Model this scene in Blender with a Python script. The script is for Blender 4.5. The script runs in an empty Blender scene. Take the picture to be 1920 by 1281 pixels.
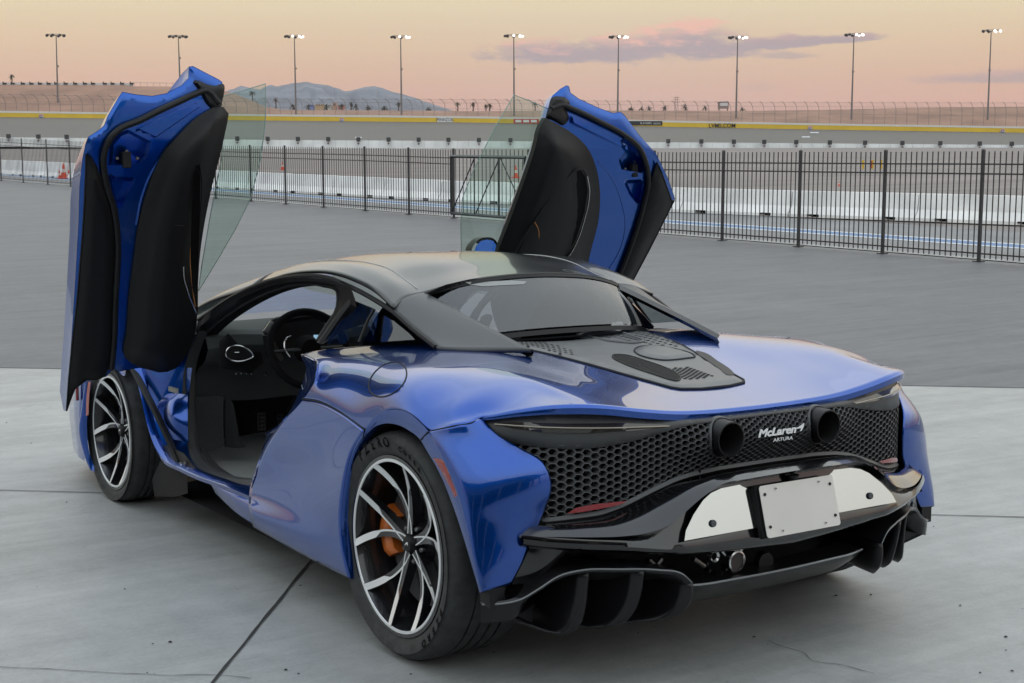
import bpy, bmesh, math, random
from mathutils import Vector, Matrix, noise, geometry
R_ = math.radians
random.seed(7)
scn = bpy.context.scene
COL = scn.collection
# ------------------------------------------------------------------ camera
FPX = 2671.4415
CAM_F = Vector((0.5601628346, 0.8210307333, -0.1101187252))
CAM_R = Vector((0.8262077565, -0.5633600154, 0.0024972339))
CAM_U = Vector((0.0599861810, 0.0923798025, 0.9939153033))
CAM_C = Vector((-3.0424160060, -3.7256212281, 1.4571575550))
cd = bpy.data.cameras.new('camera'); cam = bpy.data.objects.new('camera', cd); COL.objects.link(cam)
cd.sensor_width = 36.0; cd.lens = FPX / 1920 * 36
cd.clip_start = 0.05; cd.clip_end = 20000
M = Matrix((CAM_R, CAM_U, -CAM_F)).transposed().to_4x4(); M.translation = CAM_C
cam.matrix_world = M
scn.camera = cam
scn.view_settings.view_transform = 'Standard'; scn.view_settings.look = 'None'
scn.view_settings.exposure = 0.08; scn.view_settings.gamma = 1.0
scn.render.resolution_x = 1024; scn.render.resolution_y = 683

# the apron under the car drains towards the lot: the lot and everything beyond it are level,
# the apron (z = 0, where the car stands) falls 1.8 degrees towards their common edge
def _p0(px, py):
    r = CAM_F + CAM_R*((px-960)/FPX) - CAM_U*((py-640.5)/FPX); return CAM_C + r*(-CAM_C.z/r.z)
e1 = _p0(0, 690); e2 = _p0(1920, 728); ed = (e2-e1).normalized()
_th = math.atan((640.5-263)/FPX)
UPV = CAM_U*math.cos(_th) - CAM_F*math.sin(_th)
UPV = (UPV-ed*UPV.dot(ed)).normalized()
_q = Vector((0, 0, 1)).rotation_difference(UPV).to_matrix().to_4x4()
LEVEL = Matrix.Translation(e1) @ _q @ Matrix.Translation(-e1)
# ------------------------------------------------------------------ nodes
class NT:
    def __init__(s, nt): s.nt = nt; nt.nodes.clear()
    def n(s, t, **k):
        o = s.nt.nodes.new(t)
        for a, b in k.items():
            if a.startswith('i_'):
                kk = a[2:]
                kk = int(kk) if kk.isdigit() else kk.replace('_', ' ')
                o.inputs[kk].default_value = b
            else: setattr(o, a, b)
        return o
    def l(s, a, b): s.nt.links.new(a, b)
    def math(s, op, a, b=None, c=None, clamp=False):
        o = s.nt.nodes.new('ShaderNodeMath'); o.operation = op; o.use_clamp = clamp
        for i, v in enumerate((a, b, c)):
            if v is None: continue
            if isinstance(v, (int, float)): o.inputs[i].default_value = v
            else: s.l(v, o.inputs[i])
        return o.outputs[0]
    def mix(s, fac, a, b, bt='MIX'):
        o = s.nt.nodes.new('ShaderNodeMix'); o.data_type = 'RGBA'; o.blend_type = bt
        for i, v in ((0, fac), (6, a), (7, b)):
            if isinstance(v, (int, float)): o.inputs[i].default_value = v
            elif isinstance(v, (tuple, list)): o.inputs[i].default_value = (*v[:3], 1)
            else: s.l(v, o.inputs[i])
        return o.outputs[2]
    def ramp(s, fac, stops, interp='LINEAR'):
        o = s.nt.nodes.new('ShaderNodeValToRGB'); cr = o.color_ramp; cr.interpolation = interp
        while len(cr.elements) < len(stops): cr.elements.new(0.5)
        for e, (p, c) in zip(cr.elements, stops):
            e.position = p; e.color = (*c, 1) if len(c) == 3 else c
        s.l(fac, o.inputs[0]); return o.outputs[0]

def srgb(r, g, b):
    f = lambda c: (c/255/12.92) if c/255 <= .04045 else ((c/255+.055)/1.055)**2.4
    return (f(r), f(g), f(b))

# ------------------------------------------------------------------ world
SKYGAIN = .55
w = bpy.data.worlds.new('World'); scn.world = w; w.use_nodes = True
t = NT(w.node_tree)
tc = t.n('ShaderNodeTexCoord'); sx = t.n('ShaderNodeSeparateXYZ'); t.l(tc.outputs['Generated'], sx.inputs[0])
upd = t.n('ShaderNodeVectorMath', operation='DOT_PRODUCT'); t.l(tc.outputs['Generated'], upd.inputs[0]); upd.inputs[1].default_value = tuple(UPV)
el = t.math('ARCSINE', upd.outputs['Value'])
eln = t.math('DIVIDE', el, math.pi/2)            # 0 horizon .. 1 zenith
grad = t.ramp(eln, [(0.0, srgb(212, 158, 140)), (0.014, srgb(219, 166, 142)), (0.028, srgb(224, 178, 143)),
                    (0.042, srgb(230, 194, 150)), (0.058, srgb(235, 211, 163)), (0.10, srgb(236, 222, 196)),
                    (0.20, srgb(227, 225, 218)), (0.40, srgb(214, 222, 224)), (0.7, srgb(200, 212, 222)), (1.0, srgb(190, 204, 220))])
# the sky behind the camera: paler, bluish lilac near the horizon
hd = Vector((CAM_F.x, CAM_F.y, 0)).normalized()
dotf = t.math('ADD', t.math('MULTIPLY', sx.outputs[0], hd.x), t.math('MULTIPLY', sx.outputs[1], hd.y))
back = t.ramp(eln, [(0.0, srgb(180, 154, 166)), (0.06, srgb(180, 180, 196)), (0.2, srgb(214, 219, 218)), (0.45, srgb(205, 214, 216)), (1.0, srgb(190, 204, 220))])
mb = t.math('MULTIPLY', t.math('SUBTRACT', 0.45, dotf), 1.0, clamp=True)
skyc = t.mix(mb, grad, back)
# clouds: a broken bank low in the east, given by direction (azimuth u, elevation v)
az = t.math('ARCTAN2', t.math('ADD', t.math('MULTIPLY', sx.outputs[0], hd.y), t.math('MULTIPLY', sx.outputs[1], -hd.x)), dotf)
cmb = t.n('ShaderNodeCombineXYZ'); t.l(t.math('MULTIPLY', az, 60), cmb.inputs[0]); t.l(t.math('MULTIPLY', el, 190), cmb.inputs[1])
nz = t.n('ShaderNodeTexNoise', i_Scale=0.5, i_Detail=10.0, i_Roughness=0.66); t.l(cmb.outputs[0], nz.inputs['Vector'])
nz2 = t.n('ShaderNodeTexNoise', i_Scale=0.16, i_Detail=6.0, i_Roughness=0.6); t.l(cmb.outputs[0], nz2.inputs['Vector'])
def cloud(px0, px1, py, hh, tilt=0.0, dens=1.0):
    # ellipse in degrees; flat base, puffy top
    a0 = ((px0+px1)/2-960)/FPX; aw = (px1-px0)/2/FPX; e0 = (262-py)/FPX; eh = hh/FPX
    da = t.math('DIVIDE', t.math('SUBTRACT', az, a0), aw)
    ee = t.math('SUBTRACT', t.math('SUBTRACT', el, e0), t.math('MULTIPLY', da, tilt/FPX))
    de = t.math('DIVIDE', ee, eh)
    up = t.math('MULTIPLY', t.math('GREATER_THAN', de, 0), de)
    dn = t.math('MULTIPLY', t.math('LESS_THAN', de, 0), t.math('MULTIPLY', de, 2.2))
    dd = t.math('ADD', t.math('POWER', t.math('ABSOLUTE', t.math('ADD', up, dn)), 1.6), t.math('MULTIPLY', da, da))
    v = t.math('ADD', t.math('SUBTRACT', 1.0, dd), t.math('MULTIPLY', t.math('SUBTRACT', nz.outputs[0], 0.5), 2.6))
    v = t.math('ADD', v, t.math('MULTIPLY', t.math('SUBTRACT', nz2.outputs[0], 0.5), 1.6))
    m_ = t.math('MULTIPLY', t.math('SUBTRACT', v, 0.15), 1.9*dens, clamp=True)
    tp = t.math('MULTIPLY', t.math('ADD', de, t.math('MULTIPLY', t.math('SUBTRACT', nz.outputs[0], 0.55), 3.0)), 1.0, clamp=True)
    return t.math('MULTIPLY', m_, dens, clamp=True), tp
for (a, b, c, h, tl, dn, lit) in [(850, 1370, 106, 46, 3, 1., 1.3), (1120, 1440, 100, 62, 4, 1., 1.6), (1270, 1640, 91, 20, 10, 1., .3),
                             (1390, 1530, 112, 11, 0, .6, 0), (1640, 2140, 155, 24, 2, .75, .6), (1360, 1480, 168, 16, 0, .4, .2)]:
    m_, tp = cloud(a, b, c, h, tl, dn)
    cc = t.mix(t.math('MULTIPLY', tp, lit), srgb(176, 150, 148), srgb(250, 186, 156))
    skyc = t.mix(m_, skyc, cc)
# underside of the sphere
skyc = t.mix(t.math('LESS_THAN', el, -0.001), skyc, srgb(150, 145, 140))
nsky = t.n('ShaderNodeTexSky', sky_type='NISHITA'); nsky.sun_disc = False
nsky.sun_elevation = R_(1.5); nsky.sun_rotation = R_(200); nsky.air_density = 1.0; nsky.dust_density = 2.0
bg2 = t.n('ShaderNodeBackground', i_Strength=0.006); t.l(nsky.outputs[0], bg2.inputs[0])
bg = t.n('ShaderNodeBackground', i_Strength=1.0); t.l(skyc, bg.inputs[0])
t.l(t.math('ADD', 1.0, t.math('MULTIPLY', t.math('SUBTRACT', eln, .05), 3.0, clamp=True) if False else t.math('MULTIPLY', t.math('MULTIPLY', t.math('SUBTRACT', eln, .05), 5.0, clamp=True), SKYGAIN)), bg.inputs[1])
add = t.n('ShaderNodeAddShader'); t.l(bg.outputs[0], add.inputs[0]); t.l(bg2.outputs[0], add.inputs[1])
wo = t.n('ShaderNodeOutputWorld'); t.l(add.outputs[0], wo.inputs[0])
# weak, very soft sun lamp from overhead, added as even fill for the dusk sky
sd = bpy.data.lights.new('sun', 'SUN'); sd.energy = 0.5; sd.angle = R_(130); sd.color = (1.0, 0.93, 0.84)
so = bpy.data.objects.new('sun', sd); COL.objects.link(so)
so.rotation_euler = Vector((-0.25, 0.35, -1.0)).to_track_quat('-Z', 'Y').to_euler(); so.location = (0, 0, 30)

# ------------------------------------------------------------------ materials
def mat(name, col, rough=.5, metal=0., coat=0., coat_r=.03, spec=.5, alpha=1., em=None, ems=1., noise_amt=0., noise_scale=20., bump=0., bump_scale=200., ior=1.5, coord='Object', stretch=None):
    m = bpy.data.materials.new(name); m.use_nodes = True; t = NT(m.node_tree)
    b = t.n('ShaderNodeBsdfPrincipled'); o = t.n('ShaderNodeOutputMaterial'); t.l(b.outputs[0], o.inputs[0])
    b.inputs['Base Color'].default_value = (*col, 1); b.inputs['Roughness'].default_value = rough
    b.inputs['Metallic'].default_value = metal; b.inputs['Coat Weight'].default_value = coat
    b.inputs['Coat Roughness'].default_value = coat_r; b.inputs['Specular IOR Level'].default_value = spec
    b.inputs['Alpha'].default_value = alpha; b.inputs['IOR'].default_value = ior
    if em: b.inputs['Emission Color'].default_value = (*em, 1); b.inputs['Emission Strength'].default_value = ems
    if noise_amt or bump:
        tc = t.n('ShaderNodeTexCoord'); vec = tc.outputs[coord]
        if stretch:
            mp = t.n('ShaderNodeMapping'); mp.inputs['Scale'].default_value = stretch; t.l(vec, mp.inputs[0]); vec = mp.outputs[0]
    if noise_amt:
        nz = t.n('ShaderNodeTexNoise', i_Scale=noise_scale, i_Detail=6.0); t.l(vec, nz.inputs['Vector'])
        lo = tuple(max(0, c*(1-noise_amt)) for c in col); hi = tuple(min(1, c*(1+noise_amt)) for c in col)
        t.l(t.ramp(nz.outputs[0], [(.3, lo), (.7, hi)]), b.inputs['Base Color'])
    if bump:
        nb = t.n('ShaderNodeTexNoise', i_Scale=bump_scale, i_Detail=3.0); t.l(vec, nb.inputs['Vector'])
        bp = t.n('ShaderNodeBump', i_Strength=bump, i_Distance=.002); t.l(nb.outputs[0], bp.inputs['Height']); t.l(bp.outputs[0], b.inputs['Normal'])
    return m
def glassmat(name, tint, refl=1.0, rough=0.0, ior=1.5):
    m = bpy.data.materials.new(name); m.use_nodes = True; t = NT(m.node_tree)
    tr = t.n('ShaderNodeBsdfTransparent', i_Color=(*tint, 1)); gl = t.n('ShaderNodeBsdfGlossy', i_Roughness=rough)
    gl.inputs[0].default_value = (refl, refl, refl, 1)
    fr = t.n('ShaderNodeFresnel', i_IOR=ior); mx = t.n('ShaderNodeMixShader')
    geo = t.n('ShaderNodeNewGeometry')
    # same fresnel from both sides of the thin pane
    t.l(fr.outputs[0], mx.inputs[0]); fr.inputs[0].default_value = ior
    t.l(t.math('ADD', t.math('MULTIPLY', geo.outputs['Backfacing'], 1/ior-ior), ior), fr.inputs[0])
    t.l(tr.outputs[0], mx.inputs[1]); t.l(gl.outputs[0], mx.inputs[2])
    o = t.n('ShaderNodeOutputMaterial'); t.l(mx.outputs[0], o.inputs[0]); return m
def paintmat():
    m = bpy.data.materials.new('blue_metallic_paint'); m.use_nodes = True; t = NT(m.node_tree)
    b = t.n('ShaderNodeBsdfPrincipled'); o = t.n('ShaderNodeOutputMaterial'); t.l(b.outputs[0], o.inputs[0])
    tc = t.n('ShaderNodeTexCoord'); vo = t.n('ShaderNodeTexVoronoi', i_Scale=900.0); t.l(tc.outputs['Object'], vo.inputs['Vector'])
    c = t.mix(t.math('MULTIPLY', vo.outputs['Color'], .5), (0.0002, 0.052, 0.32), (0.0008, 0.102, 0.51))
    t.l(c, b.inputs['Base Color'])
    b.inputs['Metallic'].default_value = .9; b.inputs['Roughness'].default_value = .27
    b.inputs['Coat Weight'].default_value = 1.0; b.inputs['Coat Roughness'].default_value = .015; b.inputs['Coat IOR'].default_value = 1.62
    return m
BLUE = paintmat()
BLUE_IN = mat('blue_paint_inner', (0.0005, 0.078, 0.40), rough=.3, metal=.9, coat=1., coat_r=.02)
ROOF = mat('roof_gloss_black', (.014, .016, .018), rough=.34, spec=.5, coat=.75, coat_r=.06)
SAIL = mat('buttress_satin_grey', (.075, .08, .085), rough=.42, spec=.5, bump=.05, bump_scale=900)
COVER = mat('engine_cover_satin', (.11, .115, .12), rough=.36, bump=.08, bump_scale=800)
PLAST = mat('black_plastic', (.006, .006, .007), rough=.45, spec=.3)
PLASTG = mat('grille_plastic', (.055, .057, .06), rough=.42)
GLOSSK = mat('gloss_black', (.004, .004, .005), rough=.15, coat=1., coat_r=.015, spec=.4)
DIFF = mat('diffuser_carbon_black', (.007, .007, .008), rough=.32, coat=.3, coat_r=.12, spec=.3)
RUBBER = mat('seal_rubber', (.008, .008, .009), rough=.5, spec=.35)
TRIM = mat('door_trim_leather', (.009, .009, .010), rough=.5, bump=.25, bump_scale=500, spec=.3)
ALC = mat('alcantara_black', (.007, .007, .008), spec=.15, rough=.9, bump=.3, bump_scale=700)
DARK = mat('cavity_black', (.004, .004, .005), rough=.8)
CARPET = mat('carpet_grey', (.035, .037, .04), rough=.95, noise_amt=.3, noise_scale=300)
FLOORM = mat('footwell_mat_grey', (.24, .25, .245), rough=.9, noise_amt=.15, noise_scale=200)
TYRE = mat('tyre_rubber', (.045, .047, .048), spec=.25, rough=.7, noise_amt=.25, noise_scale=30, bump=.1, bump_scale=300)
TYRETXT = mat('tyre_lettering', (.004, .004, .004), rough=.8, spec=.1)
RIMK = mat('rim_gloss_black', (.012, .012, .014), rough=.25, coat=.7, coat_r=.05)
RIMS = mat('rim_machined_silver', (.78, .80, .81), rough=.35, metal=.3)
CALI = mat('caliper_orange', (.55, .13, .015), rough=.35, coat=.5)
DISC = mat('brake_disc_iron', (.12, .12, .125), rough=.4, metal=.8)
CHROME = mat('satin_metal', (.6, .6, .6), rough=.22, metal=1.)
MIRROR = mat('polished_strip', (.55, .58, .57), rough=.015, metal=1.)
PLATE = mat('plate_brushed', (.60, .59, .565), rough=.5, metal=.35, noise_amt=.03, noise_scale=6)
REDL = mat('red_lens', (.25, .006, .012), rough=.15, coat=1.)
LENS = mat('smoked_tail_lens', (.035, .03, .026), rough=.08, coat=1.)
WHITE = mat('badge_silver_white', (.85, .86, .88), rough=.25, metal=.2)
STITCH = mat('orange_stitching', (.6, .25, .06), rough=.7)
GLASS_D = glassmat('door_glass', (.70, .83, .77), ior=1.5)
GLASS_W = glassmat('windshield_glass', (.78, .84, .82))
GLASS_R = glassmat('rear_glass', (.36, .39, .42), ior=2.0)
GLASS_Q = glassmat('quarter_glass', (.42, .47, .48), ior=1.8)
MIRG = mat('wing_mirror_glass', (.55, .78, .90), rough=.02, metal=1.)

# ------------------------------------------------------------------ geometry helpers
def ray(px, py): return CAM_F + CAM_R*((px-960)/FPX) - CAM_U*((py-640.5)/FPX)
def P(px, py, x=None, y=None, z=None, d=None):
    r = ray(px, py)
    if x is not None: k = (x-CAM_C.x)/r.x
    elif y is not None: k = (y-CAM_C.y)/r.y
    elif z is not None: k = (z-CAM_C.z)/r.z
    else: k = d
    return CAM_C + r*k
def PS(px, py, fn, k0=2.5, k1=14.0):
    """first point of the sight line through a picked feature lying on the surface fn(p)=0"""
    r = ray(px, py); a, b = k0, k1; fa = fn(CAM_C+r*a)
    n = 60; prev = fa; ka = a
    for i in range(1, n+1):
        kb = k0+(k1-k0)*i/n; fb = fn(CAM_C+r*kb)
        if (fb > 0) != (prev > 0):
            for _ in range(30):
                km = (ka+kb)/2; fm = fn(CAM_C+r*km)
                if (fm > 0) == (prev > 0): ka = km
                else: kb = km
            return CAM_C+r*((ka+kb)/2)
        ka, prev = kb, fb
    return CAM_C+r*k1
def proj(p):
    d = p-CAM_C; z = d.dot(CAM_F); return (960+FPX*d.dot(CAM_R)/z, 640.5-FPX*d.dot(CAM_U)/z)
V = Vector
def cr(pts, n, closed=False):
    """smooth curve through pts resampled to n points (chord-length Hermite)"""
    pts = [V(p) for p in pts]; m = len(pts)
    if closed: pts = pts + [pts[0]]; m += 1
    tt = [0.]
    for i in range(1, m): tt.append(tt[-1]+max(1e-6, (pts[i]-pts[i-1]).length))
    def tan(i):
        if closed and i in (0, m-1): a, b, c = pts[-2], pts[0], pts[1]; ta, tb = tt[-1]-tt[-2], tt[1]-tt[0]; return ((b-a)/ta*tb+(c-b)/tb*ta)/(ta+tb)
        if i == 0: return (pts[1]-pts[0])/(tt[1]-tt[0])
        if i == m-1: return (pts[-1]-pts[-2])/(tt[-1]-tt[-2])
        h0, h1 = tt[i]-tt[i-1], tt[i+1]-tt[i]
        return ((pts[i]-pts[i-1])/h0*h1+(pts[i+1]-pts[i])/h1*h0)/(h0+h1)
    tg = [tan(i) for i in range(m)]; out = []; j = 0
    cnt = n if not closed else n+1
    for k in range(cnt):
        s = tt[-1]*k/(cnt-1)
        while j < m-2 and s > tt[j+1]: j += 1
        h = tt[j+1]-tt[j]; u = min(1, max(0, (s-tt[j])/h)); u2, u3 = u*u, u*u*u
        out.append(pts[j]*(2*u3-3*u2+1)+tg[j]*h*(u3-2*u2+u)+pts[j+1]*(-2*u3+3*u2)+tg[j+1]*h*(u3-u2))
    return out[:n] if closed else out
def lin(pts, n):
    pts = [V(p) for p in pts]; L = [0.]
    for i in range(1, len(pts)): L.append(L[-1]+(pts[i]-pts[i-1]).length)
    out = []; j = 0
    for k in range(n):
        s = L[-1]*k/(n-1)
        while j < len(pts)-2 and s > L[j+1]: j += 1
        h = max(1e-9, L[j+1]-L[j]); out.append(pts[j].lerp(pts[j+1], (s-L[j])/h))
    return out
def mir(o): return [V((-p.x, p.y, p.z)) for p in o]
class G:
    def __init__(s): s.v = []; s.f = []; s.m = []; s.cur = 0
    def add(s, vs, fs):
        b = len(s.v); s.v += [V(x) for x in vs]; s.f += [tuple(i+b for i in f) for f in fs]; s.m += [s.cur]*len(fs); return s
    def grid(s, rows, nu=24, nv=24, smooth_v=True):
        R = [cr(r, nu) for r in rows]; fn = cr if smooth_v else lin
        C = [fn([R[j][i] for j in range(len(R))], nv) for i in range(nu)]
        vs = [C[i][j] for j in range(nv) for i in range(nu)]
        fs = [(j*nu+i, j*nu+i+1, (j+1)*nu+i+1, (j+1)*nu+i) for j in range(nv-1) for i in range(nu-1)]
        return s.add(vs, fs)
    def raw(s, rows, closed=False):
        nu = len(rows[0]); vs = [p for r in rows for p in r]; fs = []
        for j in range(len(rows)-1):
            for i in range(nu if closed else nu-1):
                k = (i+1) % nu; fs.append((j*nu+i, j*nu+k, (j+1)*nu+k, (j+1)*nu+i))
        return s.add(vs, fs)
    def box(s, c, d, mtx=None, taper=1.0):
        c = V(c); vs = []
        for z in (-1, 1):
            for y in (-1, 1):
                for x in (-1, 1):
                    k = taper if z > 0 else 1
                    q = V((x*d[0]/2*k, y*d[1]/2*k, z*d[2]/2))
                    vs.append(c+(mtx @ q if mtx else q))
        return s.add(vs, [(0, 2, 3, 1), (4, 5, 7, 6), (0, 1, 5, 4), (2, 6, 7, 3), (0, 4, 6, 2), (1, 3, 7, 5)])
    def tube(s, pts, r, seg=8, closed=False, flat=1.0, caps=True):
        pts = [V(p) for p in pts]; n = len(pts); rows = []; up = None
        for i in range(n):
            a = pts[(i-1) % n] if (closed or i > 0) else pts[i]; b = pts[(i+1) % n] if (closed or i < n-1) else pts[i]
            tn = (b-a).normalized() if (b-a).length > 1e-9 else V((0, 0, 1))
            if up is None: up = V((0, 0, 1)) if abs(tn.z) < .9 else V((1, 0, 0))
            x = tn.cross(up).normalized(); y = x.cross(tn).normalized(); up = y
            rr = r[i] if isinstance(r, (list, tuple)) else r
            rows.append([pts[i]+x*math.cos(2*math.pi*k/seg)*rr+y*math.sin(2*math.pi*k/seg)*rr*flat for k in range(seg)])
        if closed: rows.append(rows[0])
        s.raw(rows, True)
        if caps and not closed:
            s.add(rows[0], [tuple(range(seg))]); s.add(rows[-1], [tuple(reversed(range(seg)))])
        return s
    def cyl(s, a, b, r, seg=24, r2=None):
        return s.tube([a, b], [r, r if r2 is None else r2], seg)
    def lathe(s, prof, c, axis='x', seg=96):
        rows = []
        for k in range(seg):
            an = 2*math.pi*k/seg; row = []
            for (h, r) in prof:
                if axis == 'x': row.append(V((h, r*math.cos(an), r*math.sin(an)))+V(c))
                elif axis == 'y': row.append(V((r*math.cos(an), h, r*math.sin(an)))+V(c))
                else: row.append(V((r*math.cos(an), r*math.sin(an), h))+V(c))
            rows.append(row)
        rows.append(rows[0]); return s.raw(rows)
    def mirror(s):
        g = G(); g.v = [V((-p.x, p.y, p.z)) for p in s.v]; g.f = [tuple(reversed(f)) for f in s.f]; g.m = list(s.m); return g
    def build(s, name, mats, parent=None, smooth=True, solid=0, off=0, bevel=0, angle=40, sub=0, label=None):
        me = bpy.data.meshes.new(name); me.from_pydata([tuple(v) for v in s.v], [], s.f)
        if not isinstance(mats, (list, tuple)): mats = [mats]
        for m in mats: me.materials.append(m)
        for p, mi in zip(me.polygons, s.m): p.material_index = mi
        bm = bmesh.new(); bm.from_mesh(me); bmesh.ops.remove_doubles(bm, verts=bm.verts, dist=1e-5)
        bmesh.ops.recalc_face_normals(bm, faces=bm.faces)
        if smooth:
            for f in bm.faces: f.smooth = True
            for e in bm.edges:
                if len(e.link_faces) == 2 and e.calc_face_angle(0) > R_(angle): e.smooth = False
        bm.to_mesh(me); bm.free()
        o = bpy.data.objects.new(name, me); COL.objects.link(o)
        if parent is not None:
            o.parent = parent; bpy.context.view_layer.update() if False else None
            o.matrix_parent_inverse = Matrix.Translation(-V(parent_loc(parent)))
        if sub:
            md = o.modifiers.new('sub', 'SUBSURF'); md.levels = sub; md.render_levels = sub
        if solid:
            md = o.modifiers.new('solid', 'SOLIDIFY'); md.thickness = solid; md.offset = off
        if bevel:
            md = o.modifiers.new('bevel', 'BEVEL'); md.width = bevel; md.segments = 2; md.limit_method = 'ANGLE'; md.angle_limit = R_(40)
        if label: o['label'] = label
        return o
def parent_loc(o):
    l = V(o.location)
    if o.parent is not None and o.type == 'EMPTY': l += V(parent_loc(o.parent))
    return l if o.type == 'EMPTY' else V((0, 0, 0))
def thing(name, label, cat, loc=(0, 0, 0), group=None, kind=None):
    o = bpy.data.objects.new(name, None); COL.objects.link(o); o.location = loc; o.empty_display_size = .2
    o['label'] = label; o['category'] = cat
    if group: o['group'] = group
    if kind: o['kind'] = kind
    return o
def tag(o, label=None, cat=None, group=None, kind=None):
    if label: o['label'] = label
    if cat: o['category'] = cat
    if group: o['group'] = group
    if kind: o['kind'] = kind
    return o
def both(g, name, mats, parent, **k):
    a = g.build(name, mats, parent, **k); b = g.mirror().build(name, mats, parent, **k); return a, b

def seg_dist(p, a, b):
    ab = b-a; l2 = ab.length_squared
    u = 0 if l2 == 0 else max(0, min(1, (p-a).dot(ab)/l2)); return (p-(a+ab*u)).length
def poly_dist(p, poly): return min(seg_dist(p, poly[i], poly[(i+1) % len(poly)]) for i in range(len(poly)))
def inside(p, poly):
    c = False; n = len(poly); j = n-1
    for i in range(n):
        if (poly[i].y > p.y) != (poly[j].y > p.y) and p.x < (poly[j].x-poly[i].x)*(p.y-poly[i].y)/(poly[j].y-poly[i].y)+poly[i].x: c = not c
        j = i
    return c
def patch(outline, step, fn, smooth_n=0, loops=()):
    """fill a closed 2-D outline with triangles and lift every vertex to 3-D with fn(x, y, distance_to_outline)"""
    if smooth_n: outline = [V((q.x, q.y)) for q in cr([V((a, b, 0)) for a, b in outline], smooth_n, closed=True)]
    else: outline = [V(o) for o in outline]
    # densify
    o2 = []
    for i, a in enumerate(outline):
        b = outline[(i+1) % len(outline)]; k = max(1, int((b-a).length/step)); o2 += [a.lerp(b, j/k) for j in range(k)]
    x0 = min(p.x for p in o2); x1 = max(p.x for p in o2); y0 = min(p.y for p in o2); y1 = max(p.y for p in o2)
    pts = list(o2); j = 0; y = y0+step/2
    while y < y1:
        x = x0+step*(.5 if j % 2 else 0)
        while x < x1:
            q = V((x, y))
            if inside(q, outline) and poly_dist(q, outline) > step*.55: pts.append(q)
            x += step
        y += step*.87; j += 1
    n = len(o2)
    edges = [(i, (i+1) % n) for i in range(n)]; dl = []
    for lp in loops:
        lp = [V(q) for q in lp]; d2 = []
        for i, a in enumerate(lp):
            b = lp[(i+1) % len(lp)]; k = max(1, int((b-a).length/step)); d2 += [a.lerp(b, j/k) for j in range(k)]
        dl.append(d2)
    for d2 in dl: pts = pts[:n]+[q for q in pts[n:] if min((q-w_).length for w_ in d2) > step*.5]
    for d2 in dl:
        b0 = len(pts); pts += d2; edges += [(b0+i, b0+(i+1) % len(d2)) for i in range(len(d2))]
    r = geometry.delaunay_2d_cdt(pts, edges, [], 1, 1e-6)
    vs = [fn(v.x, v.y, poly_dist(v, outline)) for v in r[0]]
    return vs, [tuple(f) for f in r[2]]
def sstep(x, a, b):
    u = max(0, min(1, (x-a)/(b-a))); return u*u*(3-2*u)

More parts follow.
